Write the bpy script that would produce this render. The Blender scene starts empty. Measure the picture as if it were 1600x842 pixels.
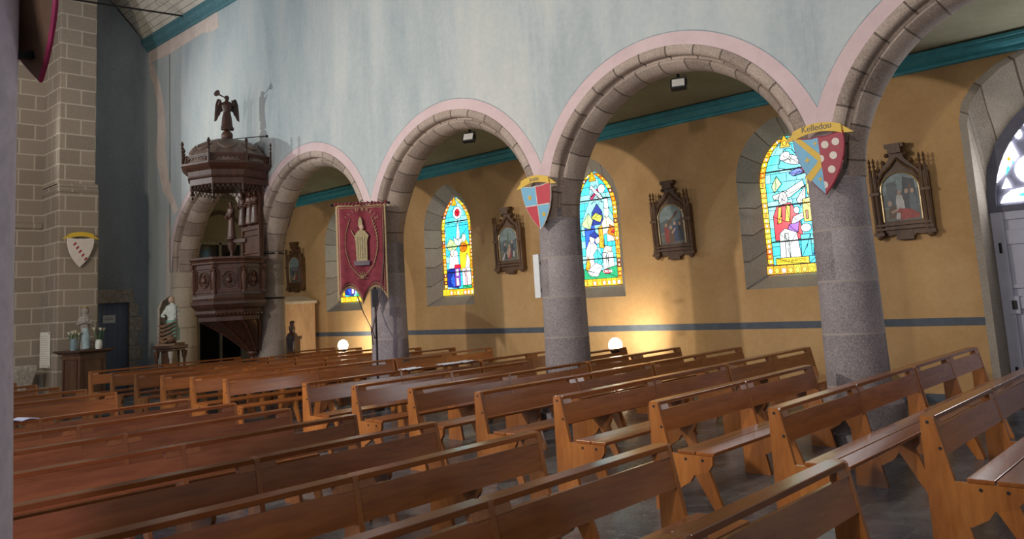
import bpy, math, random
from mathutils import Vector, Matrix
S = bpy.context.scene
COL = S.collection
PI = math.pi
rnd = random.Random(7)

# ------------------------------------------------------------------ camera
cd = bpy.data.cameras.new('camera'); cam = bpy.data.objects.new('camera', cd); COL.objects.link(cam); S.camera = cam
yaw, pitch, roll = math.radians(47.00763), math.radians(7.52956), math.radians(-3.30736)
fw = Vector((-math.cos(yaw)*math.cos(pitch), math.sin(yaw)*math.cos(pitch), math.sin(pitch)))
rr = Vector((math.sin(yaw), math.cos(yaw), 0)); uu = rr.cross(fw)
r2 = rr*math.cos(roll)+uu*math.sin(roll); u2 = -rr*math.sin(roll)+uu*math.cos(roll)
m = Matrix((r2, u2, -fw)).transposed().to_4x4(); m.translation = Vector((3.57094, -9.33988, 1.76202)); cam.matrix_world = m
cd.sensor_width = 36; cd.lens = 1260.379/1600*36; cd.shift_y = -122.14/1600; cd.clip_start = .05; cd.clip_end = 200

# ------------------------------------------------------------------ light and exposure
w = bpy.data.worlds.new('sky'); S.world = w; w.use_nodes = True
w.node_tree.nodes['Background'].inputs[0].default_value = (.90, .93, 1.0, 1)
w.node_tree.nodes['Background'].inputs[1].default_value = .20
S.view_settings.view_transform = 'Standard'; S.view_settings.look = 'None'; S.view_settings.gamma = 1
S.view_settings.use_curve_mapping = False; S.view_settings.exposure = 0.0
def lamp(name, kind, loc, target, energy, color, size=.2, angle=60, blend=.5, size_y=None):
    d = bpy.data.lights.new(name, kind); d.energy = energy; d.color = color
    if kind == 'AREA':
        d.size = size
        if size_y: d.shape = 'RECTANGLE'; d.size_y = size_y
    else: d.shadow_soft_size = size
    if kind == 'SPOT': d.spot_size = math.radians(angle); d.spot_blend = blend
    o = bpy.data.objects.new(name, d); COL.objects.link(o); o.location = loc
    o.rotation_euler = (Vector(target)-Vector(loc)).to_track_quat('-Z', 'Y').to_euler()
    return o
# the church's floodlights fixed along the opposite arcade, one high at the west end, and an added ceiling fill
lamp('nave_flood_and_fill', 'SPOT', (-6.3, -8.4, 4.5), (-4.0, 2.5, 2.6), 1500, (1, .91, .80), .12, 110, .5)
lamp('nave_flood_and_fill', 'SPOT', (-10.5, -8.4, 4.5), (-17.2, -2.6, 3.4), 650, (1, .88, .70), .15, 95, .7)
lamp('nave_flood_and_fill', 'SPOT', (2.1, -8.4, 4.5), (1.2, 2.5, 3.2), 500, (1, .91, .80), .15, 110, .6)
lamp('nave_flood_and_fill', 'SPOT', (-16.6, -6.8, 5.6), (-11.8, -.2, 6.1), 1000, (.90, .96, .96), .05, 80, .9)
lamp('nave_flood_and_fill', 'SPOT', (-12.6, -8.4, 4.6), (-16.2, -1.2, 9.8), 420, (.95, .95, 1), .15, 70, .8)  # unseen spot added to brighten the boarded ceiling
# daylight through the south aisle windows behind the camera
for i, x in enumerate((-14.2, -10.1, -6.1, -2.1, 2.1)):
    lamp('south_window_daylight', 'AREA', (x, -12.2, 3.2), (x, 0, 4.6), 95, (.90, .93, 1), 1.1, size_y=2.3)
# coloured daylight from the stained glass just left of the camera
lamp('stained_glass_daylight', 'SPOT', (2.6, -12.6, 3.0), (-2.3, -7.5, .8), 1000, (.50, .34, 1), .3, 34, .9)

# ------------------------------------------------------------------ materials
def nt(name, rough=.6, metal=0, spec=.5):
    mt = bpy.data.materials.new(name); mt.use_nodes = True
    n = mt.node_tree; b = n.nodes['Principled BSDF']
    b.inputs['Roughness'].default_value = rough; b.inputs['Metallic'].default_value = metal
    b.inputs['Specular IOR Level'].default_value = spec
    return mt, n, b
def c4(c): return (c[0], c[1], c[2], 1)
def ramp(n, src, stops):
    r = n.nodes.new('ShaderNodeValToRGB'); n.links.new(src, r.inputs[0])
    e = r.color_ramp.elements
    while len(e) < len(stops): e.new(.5)
    for k, (p, c) in enumerate(stops): e[k].position = p; e[k].color = c4(c)
    return r.outputs[0]
def coord(n, kind='Object', scale=(1, 1, 1), rot=(0, 0, 0)):
    t = n.nodes.new('ShaderNodeTexCoord'); mp = n.nodes.new('ShaderNodeMapping')
    n.links.new(t.outputs[kind], mp.inputs[0]); mp.inputs['Scale'].default_value = scale; mp.inputs['Rotation'].default_value = rot
    return mp.outputs[0]
def noise(n, vec, scale, detail=4, rough=.6, dist=0):
    x = n.nodes.new('ShaderNodeTexNoise'); n.links.new(vec, x.inputs['Vector'])
    x.inputs['Scale'].default_value = scale; x.inputs['Detail'].default_value = detail
    x.inputs['Roughness'].default_value = rough; x.inputs['Distortion'].default_value = dist
    return x.outputs[0]
def mix(n, fac, a, b, mode='MIX'):
    x = n.nodes.new('ShaderNodeMix'); x.data_type = 'RGBA'; x.blend_type = mode
    for s, v in ((0, fac), (6, a), (7, b)):
        if isinstance(v, (int, float)): x.inputs[s].default_value = v
        elif isinstance(v, tuple): x.inputs[s].default_value = c4(v)
        else: n.links.new(v, x.inputs[s])
    return x.outputs[2]
def mth(n, op, a, b=None):
    x = n.nodes.new('ShaderNodeMath'); x.operation = op
    for s, v in ((0, a), (1, b)):
        if v is None: continue
        if isinstance(v, (int, float)): x.inputs[s].default_value = v
        else: n.links.new(v, x.inputs[s])
    return x.outputs[0]
def bump(n, b, h, strength=.3, dist=.02):
    x = n.nodes.new('ShaderNodeBump'); x.inputs['Strength'].default_value = strength; x.inputs['Distance'].default_value = dist
    n.links.new(h, x.inputs['Height']); n.links.new(x.outputs[0], b.inputs['Normal'])
def simple(name, col, rough=.6, metal=0, var=.25, scale=8, bmp=.1):
    mt, n, b = nt(name, rough, metal)
    v = coord(n); f = noise(n, v, scale)
    dark = tuple(x*(1-var) for x in col); light = tuple(min(1, x*(1+var)) for x in col)
    n.links.new(ramp(n, f, [(.3, dark), (.7, light)]), b.inputs['Base Color'])
    if bmp: bump(n, b, f, bmp, .01)
    return mt
def emis(name, col, strength):
    mt = bpy.data.materials.new(name); mt.use_nodes = True; n = mt.node_tree; b = n.nodes['Principled BSDF']
    b.inputs['Base Color'].default_value = c4(tuple(x*.3 for x in col)); b.inputs['Roughness'].default_value = .25
    v = coord(n); f = noise(n, v, 22, 3)
    n.links.new(ramp(n, f, [(.3, tuple(x*.72 for x in col)), (.65, col)]), b.inputs['Emission Color'])
    b.inputs['Emission Strength'].default_value = strength
    return mt
def plaster(name, a, c, d, sc=1.2, streak=False):
    mt, n, b = nt(name, .85, spec=.2)
    v = coord(n); v2 = coord(n, scale=(1, 1, .25) if streak else (1, 1, 1))
    f1 = noise(n, v2, sc, 6, .65, .4); f2 = noise(n, v, 14, 4)
    col = ramp(n, f1, [(.32, a), (.52, c), (.68, d)])
    n.links.new(mix(n, .25, col, ramp(n, f2, [(.3, a), (.7, d)])), b.inputs['Base Color'])
    bump(n, b, f1, .25, .03)
    return mt
def granite(name, dark, mid, light, joint, L=.56, uv=True, jw=.022):
    mt, n, b = nt(name, .8, spec=.25)
    v = coord(n); sp = noise(n, v, 55, 3, .8); bl = noise(n, v, 2.2, 4, .6)
    col = ramp(n, sp, [(.40, dark), (.5, mid), (.62, light)])
    col = mix(n, .35, col, ramp(n, bl, [(.3, dark), (.5, mid), (.7, light)]))
    if uv:
        t = n.nodes.new('ShaderNodeTexCoord'); s = n.nodes.new('ShaderNodeSeparateXYZ'); n.links.new(t.outputs['UV'], s.inputs[0])
        wob = mth(n, 'MULTIPLY', mth(n, 'SUBTRACT', noise(n, v, 1.7, 2), .5), .05)
        u = mth(n, 'DIVIDE', mth(n, 'ADD', s.outputs[0], wob), L)
        fr = mth(n, 'FRACT', u)
        d = mth(n, 'ABSOLUTE', mth(n, 'SUBTRACT', fr, .5))
        j = mth(n, 'GREATER_THAN', d, .5-jw/L/2)
        # block to block tone
        wn = n.nodes.new('ShaderNodeTexWhiteNoise'); wn.noise_dimensions = '1D'
        n.links.new(mth(n, 'ADD', mth(n, 'FLOOR', u), mth(n, 'MULTIPLY', mth(n, 'FLOOR', s.outputs[1]), 7.3)), wn.inputs['W'])
        col = mix(n, .35, col, ramp(n, wn.outputs['Value'], [(.1, dark), (.9, light)]))
        col = mix(n, j, col, joint)
    n.links.new(col, b.inputs['Base Color']); bump(n, b, sp, .35, .01)
    return mt
def ashlar(name, dark, mid, mortar, bw=.66, bh=.36, ms=.020, rough=.85):
    mt, n, b = nt(name, rough, spec=.3)
    v = coord(n, 'UV')
    br = n.nodes.new('ShaderNodeTexBrick'); n.links.new(v, br.inputs['Vector'])
    br.inputs['Scale'].default_value = 1; br.inputs['Brick Width'].default_value = bw; br.inputs['Row Height'].default_value = bh
    br.inputs['Mortar Size'].default_value = ms; br.inputs['Mortar Smooth'].default_value = .4
    br.inputs['Color1'].default_value = c4(dark); br.inputs['Color2'].default_value = c4(mid); br.inputs['Mortar'].default_value = c4(mortar)
    o = coord(n); sp = noise(n, o, 40, 3, .8)
    n.links.new(mix(n, .35, br.outputs['Color'], ramp(n, sp, [(.3, tuple(x*.6 for x in dark)), (.7, tuple(x*1.25 for x in mid))]), 'MIX'), b.inputs['Base Color'])
    bump(n, b, br.outputs['Fac'], -.4, .02)
    return mt
def wood(name, dark, mid, light, rough=.28, axis=(1, .12, 1), sc=5, coat=.3):
    mt, n, b = nt(name, rough)
    v = coord(n, scale=axis)
    f = noise(n, v, sc, 6, .6, 1.0); f2 = noise(n, v, sc*7, 3, .6, .5)
    col = ramp(n, f, [(.3, dark), (.5, mid), (.72, light)])
    col = mix(n, .3, col, ramp(n, f2, [(.35, dark), (.65, light)]))
    oi = n.nodes.new('ShaderNodeObjectInfo')
    hs = n.nodes.new('ShaderNodeHueSaturation'); n.links.new(col, hs.inputs['Color'])
    n.links.new(mth(n, 'ADD', mth(n, 'MULTIPLY', oi.outputs['Random'], .35), .82), hs.inputs['Value'])
    n.links.new(hs.outputs[0], b.inputs['Base Color'])
    b.inputs['Coat Weight'].default_value = coat; b.inputs['Coat Roughness'].default_value = .18
    bump(n, b, f2, .06, .005)
    return mt
MT = {}
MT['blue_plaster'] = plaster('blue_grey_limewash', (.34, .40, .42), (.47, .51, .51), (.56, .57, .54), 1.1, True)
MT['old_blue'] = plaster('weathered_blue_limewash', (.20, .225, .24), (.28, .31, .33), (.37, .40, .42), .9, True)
MT['pink'] = plaster('pink_limewash_band', (.56, .42, .43), (.63, .48, .48), (.66, .52, .51), 2)
MT['bare'] = plaster('bare_lime_patch', (.58, .47, .41), (.68, .56, .49), (.74, .63, .56), 3)
MT['ochre'] = plaster('ochre_limewash', (.43, .25, .105), (.52, .32, .145), (.58, .375, .185), .9)
MT['tan'] = plaster('tan_limewash', (.30, .26, .17), (.38, .33, .22), (.44, .38, .26), 1.4)
MT['stripe'] = simple('grey_blue_stripe_paint', (.085, .10, .125), .8, var=.15)
MT['line'] = simple('fine_grey_line_paint', (.25, .30, .32), .8)
MT['teal'] = simple('teal_painted_timber', (.085, .20, .225), .55, var=.18)
MT['teal_bright'] = simple('bright_teal_painted_timber', (.07, .36, .43), .55, var=.15)
MT['shaft'] = granite('granite_drums', (.085, .07, .07), (.25, .215, .22), (.46, .41, .41), (.36, .31, .28), .58)
MT['arch'] = granite('granite_voussoirs', (.17, .125, .10), (.37, .29, .24), (.54, .44, .37), (.13, .10, .08), .40)
MT['reveal'] = granite('window_reveal_stone', (.20, .165, .135), (.35, .30, .245), (.47, .41, .34), (.14, .11, .08), .45)
MT['ashlar'] = ashlar('ashlar_blocks', (.21, .165, .125), (.31, .25, .19), (.50, .44, .34))
MT['stone'] = simple('weathered_stone', (.34, .29, .24), .85, var=.35, scale=18, bmp=.3)
mt, n, b = nt('slate_floor', .30, spec=.5)
v = coord(n, 'UV'); br = n.nodes.new('ShaderNodeTexBrick'); n.links.new(v, br.inputs['Vector'])
br.inputs['Scale'].default_value = 1; br.inputs['Brick Width'].default_value = 1.0; br.inputs['Row Height'].default_value = .62
br.inputs['Mortar Size'].default_value = .012; br.inputs['Color1'].default_value = (.045, .05, .058, 1); br.inputs['Color2'].default_value = (.075, .08, .085, 1); br.inputs['Mortar'].default_value = (.14, .13, .12, 1)
f = noise(n, coord(n), 2.3, 7, .7, .5)
n.links.new(mix(n, .5, br.outputs['Color'], ramp(n, f, [(.3, (.03, .037, .05)), (.5, (.085, .095, .11)), (.68, (.24, .235, .22))])), b.inputs['Base Color'])
n.links.new(mth(n, 'ADD', mth(n, 'MULTIPLY', f, .5), .0), b.inputs['Roughness']); bump(n, b, f, .35, .03)
MT['floor'] = mt
MT['bench'] = wood('varnished_bench_wood', (.17, .050, .012), (.275, .086, .020), (.37, .128, .031), .22)
MT['bench_end'] = wood('varnished_bench_end_wood', (.20, .062, .014), (.31, .105, .022), (.40, .15, .036), .28, (1, 1, .15))
MT['dark_wood'] = wood('dark_carved_oak', (.024, .009, .005), (.055, .021, .011), (.095, .040, .022), .5, (1, 1, .3), 9)
MT['dark_wood2'] = wood('reddish_carved_oak', (.034, .012, .007), (.078, .028, .015), (.12, .046, .025), .5, (1, 1, .3), 9, .05)
MT['ped_wood'] = wood('pedestal_oak', (.035, .014, .007), (.085, .036, .018), (.13, .06, .03), .4, (1, 1, .2), 6)
MT['dome'] = wood('dusty_canopy_dome_wood', (.10, .06, .045), (.17, .11, .085), (.24, .17, .13), .5, (1, 1, 1), 5)
MT['frame'] = wood('station_frame_oak', (.045, .020, .008), (.10, .046, .018), (.165, .080, .030), .55, (1, 1, .3), 12, .02)
MT['gilt'] = simple('worn_gilding', (.52, .38, .20), .35, .6)
MT['iron'] = simple('black_iron', (.02, .018, .018), .5, .6)
MT['plank'] = None
mt, n, b = nt('pale_ceiling_boards', .7, spec=.3)
v = coord(n, 'UV'); wv = n.nodes.new('ShaderNodeSeparateXYZ'); n.links.new(v, wv.inputs[0])
fr = mth(n, 'FRACT', mth(n, 'MULTIPLY', wv.outputs[1], 6.0)); j = mth(n, 'LESS_THAN', fr, .07)
fx = mth(n, 'LESS_THAN', mth(n, 'FRACT', mth(n, 'ADD', mth(n, 'MULTIPLY', wv.outputs[0], .3), mth(n, 'MULTIPLY', mth(n, 'FLOOR', mth(n, 'MULTIPLY', wv.outputs[1], 6.0)), .37))), .006)
f = noise(n, coord(n), 3, 4)
n.links.new(mix(n, mth(n, 'MAXIMUM', j, fx), ramp(n, f, [(.3, (.60, .54, .45)), (.7, (.76, .70, .59))]), (.16, .13, .10)), b.inputs['Base Color'])
MT['plank'] = mt
MT['aisle_ceiling'] = plaster('aisle_ceiling_limewash', (.27, .26, .17), (.33, .32, .22), (.38, .36, .26), 1)
MT['door'] = simple('lilac_grey_door_paint', (.40, .40, .49), .5, var=.08, scale=3, bmp=0)
MT['door_line'] = simple('door_panel_groove', (.07, .07, .09), .6)
MT['blue_door'] = simple('slate_blue_door_paint', (.15, .19, .27), .6, var=.12)
MT['tracery'] = simple('dark_tracery', (.10, .10, .14), .7, var=.15)
MT['lead'] = simple('lead_came', (.012, .012, .014), .6, var=.1, bmp=0)
MT['black'] = simple('black_enamel', (.012, .012, .013), .4, var=.1, bmp=0)
MT['dark_glass'] = simple('dark_glass', (.008, .010, .014), .1, var=.1, bmp=0)
MT['white'] = simple('white_enamel', (.72, .73, .74), .4, var=.04, bmp=0)
MT['cream'] = simple('cream_paper', (.72, .68, .58), .8, var=.06, bmp=0)
MT['paper'] = simple('white_paper', (.75, .78, .86), .8, var=.05, bmp=0)
MT['ink'] = simple('grey_ink', (.18, .16, .15), .8, var=.1, bmp=0)
MT['velvet'] = simple('crimson_velvet', (.20, .026, .040), .85, var=.25, scale=12, bmp=.2)
MT['braid'] = simple('old_gold_braid', (.33, .24, .12), .7, var=.25, scale=30)
MT['robe'] = simple('embroidered_cream_robe', (.36, .29, .15), .75, var=.35, scale=40)
MT['s_blue'] = simple('shield_blue', (.17, .42, .60), .5, var=.07)
MT['s_red'] = simple('shield_red', (.50, .03, .05), .45, var=.08)
MT['s_dred'] = simple('shield_dark_red', (.33, .022, .04), .45, var=.08)
MT['s_yellow'] = simple('shield_yellow', (.68, .43, .04), .5, var=.08)
MT['s_white'] = simple('shield_white', (.68, .60, .52), .55, var=.06)
MT['s_back'] = simple('shield_back_wood', (.17, .09, .05), .7)
MT['s_rim'] = simple('shield_rim_magenta', (.38, .02, .09), .5)
MT['bulb'] = None
mt, n, b = nt('hot_lamp_lens', .3); b.inputs['Emission Color'].default_value = (1, .86, .6, 1); b.inputs['Emission Strength'].default_value = 45; MT['bulb'] = mt
MT['lens'] = simple('frosted_flood_lens', (.62, .60, .55), .3, var=.1)
MT['fig_stone'] = simple('painted_plaster_statue', (.28, .24, .21), .6, var=.3, scale=25)
MT['fig_white'] = simple('white_painted_robe', (.62, .66, .60), .6, var=.2, scale=25)
MT['fig_green'] = simple('green_painted_robe', (.22, .42, .34), .6, var=.25, scale=25)
MT['fig_brown'] = simple('brown_painted_carving', (.20, .11, .06), .6, var=.35, scale=20)
MT['skin'] = simple('painted_skin', (.55, .36, .26), .6, var=.1)
MT['leaf'] = simple('dark_leaf', (.05, .12, .04), .5)
MT['petal'] = simple('cream_petal', (.75, .70, .48), .6, var=.08)
MT['jar'] = simple('blue_grey_jar', (.16, .22, .24), .3)
MT['pot'] = simple('white_pot', (.60, .60, .54), .4)
MT['confess'] = wood('pale_varnished_cabinet', (.42, .24, .12), (.55, .33, .17), (.64, .42, .24), .5, (1, 1, .2), 3)
MT['confess_top'] = simple('pale_cabinet_roof', (.62, .50, .36), .6, var=.08)
GC = dict(turq=(.05, .62, .82), lturq=(.30, .85, .95), aqua=(.10, .75, .75), yellow=(1, .72, .03), lemon=(.85, .95, .10), amber=(1, .45, .02), orange=(1, .22, .01), white=(.95, .98, 1), cream=(1, .93, .62), red=(.85, .02, .05), crimson=(.50, .01, .10), blue=(.03, .12, .75), navy=(.01, .03, .30), green=(.03, .42, .18), lgreen=(.55, .85, .35), purple=(.30, .08, .55), brown=(.30, .08, .02), pink=(.95, .55, .6), pale=(.70, .85, .80))
GM = {k: emis('glass_'+k, c, 1.7) for k, c in GC.items()}
PT = {k: simple('paint_'+k, c, .5, var=.25, scale=20, bmp=0) for k, c in dict(sky=(.20, .25, .24), haze=(.30, .33, .30), dark=(.05, .055, .06), city=(.10, .12, .125), red=(.30, .045, .035), blue=(.04, .06, .13), flesh=(.42, .28, .20), white=(.45, .43, .40), ground=(.14, .13, .10), brown=(.13, .07, .04), green=(.12, .15, .09)).items()}

# ------------------------------------------------------------------ mesh builder
class MB:
    def __init__(s): s.v = []; s.f = []; s.m = []; s.uv = []
    def face(s, idx, m=0, uv=None): s.f.append(tuple(idx)); s.m.append(m); s.uv.append(uv)
    def add(s, pts): b = len(s.v); s.v += [tuple(p) for p in pts]; return b
    def box(s, x0, x1, y0, y1, z0, z1, m=0):
        b = s.add([(x, y, z) for z in (z0, z1) for y in (y0, y1) for x in (x0, x1)])
        for q in ((0, 2, 3, 1), (4, 5, 7, 6), (0, 1, 5, 4), (2, 6, 7, 3), (0, 4, 6, 2), (1, 3, 7, 5)):
            q = [b+i for i in q]
            P = [s.v[i] for i in q]
            nx = abs((Vector(P[1])-Vector(P[0])).cross(Vector(P[2])-Vector(P[1])).normalized().x); nz = abs((Vector(P[1])-Vector(P[0])).cross(Vector(P[2])-Vector(P[1])).normalized().z)
            uv = [(p[0], p[1]) for p in P] if nz > .5 else [(p[1], p[2]) for p in P] if nx > .5 else [(p[0], p[2]) for p in P]
            s.face(q, m, uv)
        return s
    def bar(s, a, b, w, h=None, m=0):
        a = Vector(a); b = Vector(b); h = h or w; d = (b-a).normalized()
        up = Vector((0, 0, 1)) if abs(d.z) < .9 else Vector((0, 1, 0))
        x = d.cross(up).normalized()*w/2; y = d.cross(x).normalized()*h/2
        i = s.add([a-x-y, a+x-y, a+x+y, a-x+y, b-x-y, b+x-y, b+x+y, b-x+y])
        for q in ((0, 1, 2, 3), (7, 6, 5, 4), (0, 4, 5, 1), (1, 5, 6, 2), (2, 6, 7, 3), (3, 7, 4, 0)): s.face([i+k for k in q], m)
        return s
    def prism(s, poly, a0, a1, axis='y', m=0, mcap=None):
        # poly in the plane normal to axis: y -> (x,z); x -> (y,z); z -> (x,y)
        def P(p, a): return (p[0], a, p[1]) if axis == 'y' else (a, p[0], p[1]) if axis == 'x' else (p[0], p[1], a)
        n_ = len(poly); b = s.add([P(p, a0) for p in poly]+[P(p, a1) for p in poly])
        s.face(list(range(b, b+n_)), m if mcap is None else mcap); s.face(list(range(b+2*n_-1, b+n_-1, -1)), m if mcap is None else mcap)
        for i in range(n_):
            j = (i+1) % n_; s.face((b+i, b+n_+i, b+n_+j, b+j), m)
        return s
    def lathe(s, prof, n_=16, c=(0, 0, 0), rot=0, m=0, sx=1, sy=1, cap=True, uvz=False, rfun=None):
        b = len(s.v); R = len(prof)
        for (r, z) in prof:
            for k in range(n_):
                a = rot+2*PI*k/n_; q = r*(rfun(a, z) if rfun else 1)
                s.v.append((c[0]+q*math.cos(a)*sx, c[1]+q*math.sin(a)*sy, c[2]+z))
        for i in range(R-1):
            for k in range(n_):
                l = (k+1) % n_
                uv = [(prof[i][1], k/n_*4), (prof[i][1], (k+1)/n_*4), (prof[i+1][1], (k+1)/n_*4), (prof[i+1][1], k/n_*4)] if uvz else None
                s.face((b+i*n_+k, b+i*n_+l, b+(i+1)*n_+l, b+(i+1)*n_+k), m, uv)
        if cap:
            s.face([b+k for k in range(n_-1, -1, -1)], m); s.face([b+(R-1)*n_+k for k in range(n_)], m)
        return s
    def ball(s, c, r, n_=12, m=0, sx=1, sy=1, sz=1):
        K = max(4, n_//2); pr = [(max(r*math.sin(PI*i/K), r*.02), -r*math.cos(PI*i/K)*sz) for i in range(K+1)]
        return s.lathe(pr, n_, c, 0, m, sx, sy)
    def tube(s, pts, r, n_=8, m=0):
        pts = [Vector(p) for p in pts]; rs = r if isinstance(r, (list, tuple)) else [r]*len(pts); b = len(s.v)
        up = Vector((0, 0, 1)); 
        for i, p in enumerate(pts):
            d = (pts[min(i+1, len(pts)-1)]-pts[max(i-1, 0)]).normalized()
            u_ = up if abs(d.dot(up)) < .95 else Vector((0, 1, 0))
            x = d.cross(u_).normalized(); y = d.cross(x).normalized()
            for k in range(n_):
                a = 2*PI*k/n_; s.v.append(tuple(p+x*math.cos(a)*rs[i]+y*math.sin(a)*rs[i]))
        for i in range(len(pts)-1):
            for k in range(n_):
                l = (k+1) % n_; s.face((b+i*n_+k, b+i*n_+l, b+(i+1)*n_+l, b+(i+1)*n_+k), m)
        s.face([b+k for k in range(n_-1, -1, -1)], m); s.face([b+(len(pts)-1)*n_+k for k in range(n_)], m)
        return s
    def grid(s, rows, m=0, uvs=None, closed=False):
        b = len(s.v); n_ = len(rows[0])
        for r in rows: s.v += [tuple(p) for p in r]
        for i in range(len(rows)-1):
            for k in range(n_-1):
                q = (b+i*n_+k, b+i*n_+k+1, b+(i+1)*n_+k+1, b+(i+1)*n_+k)
                uv = [uvs[i][k], uvs[i][k+1], uvs[i+1][k+1], uvs[i+1][k]] if uvs else None
                s.face(q, m, uv)
        return s
    def build(s, name, mats, parent=None, smooth=None, bevel=0, loc=None):
        me = bpy.data.meshes.new(name); me.from_pydata(s.v, [], s.f)
        if not isinstance(mats, (list, tuple)): mats = [mats]
        for x in mats: me.materials.append(x)
        for p, mi in zip(me.polygons, s.m): p.material_index = mi
        if any(s.uv):
            L = me.uv_layers.new(name='UVMap')
            for p, uv in zip(me.polygons, s.uv):
                if uv:
                    for li, t in zip(p.loop_indices, uv): L.data[li].uv = t
        if smooth:
            for p in me.polygons: p.use_smooth = True
            me.set_sharp_from_angle(angle=math.radians(smooth))
        me.update()
        o = bpy.data.objects.new(name, me); COL.objects.link(o)
        if parent: o.parent = parent
        if loc: o.location = loc
        if bevel:
            bm_ = o.modifiers.new('bevel', 'BEVEL'); bm_.width = bevel; bm_.segments = 2; bm_.limit_method = 'ANGLE'
        return o
def tag(o, label=None, cat=None, group=None, kind=None):
    if label: o['label'] = label
    if cat: o['category'] = cat
    if group: o['group'] = group
    if kind: o['kind'] = kind
    return o
def struct(o): o['kind'] = 'structure'; return o
def empty(name, loc=(0, 0, 0), rz=0):
    o = bpy.data.objects.new(name, None); COL.objects.link(o); o.location = loc; o.rotation_euler = (0, 0, rz); o.empty_display_size = .1; return o
def copy_tree(o, parent=None):
    c = o.copy(); COL.objects.link(c)
    if parent: c.parent = parent
    for ch in list(o.children): copy_tree(ch, c)
    return c
def text(name, body, size, mt, parent, loc, rot, extrude=.002, align='CENTER', shear=0, sx=1):
    cu = bpy.data.curves.new(name, 'FONT'); cu.body = body; cu.size = size; cu.extrude = extrude; cu.align_x = align; cu.shear = shear
    cu.materials.append(mt); t_ = bpy.data.objects.new(name, cu); COL.objects.link(t_); bpy.context.view_layer.update()
    me = bpy.data.meshes.new_from_object(t_.evaluated_get(bpy.context.evaluated_depsgraph_get())); bpy.data.objects.remove(t_); o = bpy.data.objects.new(name, me); COL.objects.link(o); o.parent = parent; o.location = loc; o.rotation_euler = rot; o.scale = (sx, 1, 1)
    return o
def remesh(o, vox, sm=2):
    r = o.modifiers.new('remesh', 'REMESH'); r.mode = 'VOXEL'; r.voxel_size = vox; r.use_smooth_shade = True
    q = o.modifiers.new('smooth', 'SMOOTH'); q.iterations = sm; q.factor = .5
    return o

# ================================================================== SETTING
BX = [-2.1, -6.3, -10.5, -14.7, 2.1]          # arch centres
PX = [0, -4.2, -8.4, -12.6, 4.2]              # pillars
ZC, RO, RP = 2.90, 2.04, 2.27
YF, YB, W = -.33, .33, 3.06
GY = 3.45
XW = -18.2
fl = MB(); fl.box(XW-.3, 9, -13, W+.9, -.12, 0); struct(fl.build('floor', MT['floor']))

# arcade wall with its arch openings
def arcade():
    b = MB()
    top = 9.2
    for yy, flip in ((YF, 0), (YB, 1)):
        def quad(x0, x1, z00, z01, z1):
            i = b.add([(x0, yy, z00), (x1, yy, z01), (x1, yy, z1), (x0, yy, z1)])
            b.face((i, i+1, i+2, i+3) if not flip else (i+3, i+2, i+1, i))
        for c in BX:
            N = 48
            for k in range(N):
                a0 = PI-PI*k/N; a1 = PI-PI*(k+1)/N
                quad(c+RO*math.cos(a0), c+RO*math.cos(a1), ZC+RO*math.sin(a0), ZC+RO*math.sin(a1), top)
        for p in PX: quad(p-.061, p+.061, ZC, ZC, top)
        quad(-16.861, -16.739, ZC, ZC, top); 
        quad(4.26, 8.5, 0, 0, top)
    b.face([b.add([(XW, YF, top), (8.5, YF, top), (8.5, YB, top), (XW, YB, top)])+k for k in range(4)])
    struct(b.build('wall_arcade', MT['blue_plaster']))
    e = MB(); e.box(XW, -16.83, YF, YB, 0, 9.2); struct(e.build('wall_arcade_end', MT['blue_plaster']))
arcade()

def arch_ring(c, idx):
    prof = [(2.05, -.325), (2.045, -.35), (2.0, -.362), (1.945, -.355), (1.915, -.32), (1.925, -.25), (1.915, -.215), (1.89, -.205), (1.868, -.235), (1.845, -.24), (1.825, -.215), (1.795, -.17), (1.768, -.11), (1.76, -.05)]
    prof = prof+[(r, -y) for r, y in reversed(prof)]
    N = 64; rows = []; uvs = []
    for k in range(N+1):
        a = PI*k/N; cr, sr = math.cos(a), math.sin(a)
        tt = min(min(a, PI-a)/math.radians(30), 1); tt = tt*tt*(3-2*tt)
        row = []
        for r, y in prof:
            yc = math.copysign(math.sqrt(max(.316**2-(2.1-r)**2, .0004)), y) if abs(y) > 1e-6 else 0
            row.append((c+r*cr, yc+(y-yc)*tt if abs(yc) < abs(y) else y, ZC+r*sr))
        rows.append(row)
        s = k/N*PI*1.9
        uvs.append([(s+(.0 if j < 7 or j > len(prof)-8 else .22), 0 if j < 7 or j > len(prof)-8 else 1) for j in range(len(prof))])
    b = MB()
    # split into orders so that the joints are staggered
    for a_, z_ in ((0, 8), (7, 21), (20, 28)):
        off = .22 if a_ == 7 else 0
        b.grid([r[a_:z_] for r in rows], 0, [[(k/N*PI*1.9+off, 1 if a_ == 7 else 0) for _ in range(z_-a_)] for k in range(N+1)])
    struct(b.build('trim_%d' % idx, MT['arch'], smooth=50))
    # painted pink band round the arch, with its fine line
    b = MB()
    cz = 2.85
    pa, pb = [], []
    x0 = 2.1-.0005
    K = 56
    for k in range(K+1):
        x = -x0+2*x0*k/K
        zo = cz+math.sqrt(max(RP*RP-x*x, 0)); zi = ZC+math.sqrt(max(2.03**2-x*x, 0)) if abs(x) < 2.03 else ZC
        pa.append((c+x, YF-.003, zo)); pb.append((c+x, YF-.003, zi))
    b.grid([pb, pa]); 
    b.grid([pa, [(p[0], YF-.003, p[2]+.014) for p in pa]], 1)
    struct(b.build('trim_%d' % (idx+10), [MT['pink'], MT['line']]))
for i, c in enumerate(BX): arch_ring(c, i+1)

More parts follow.
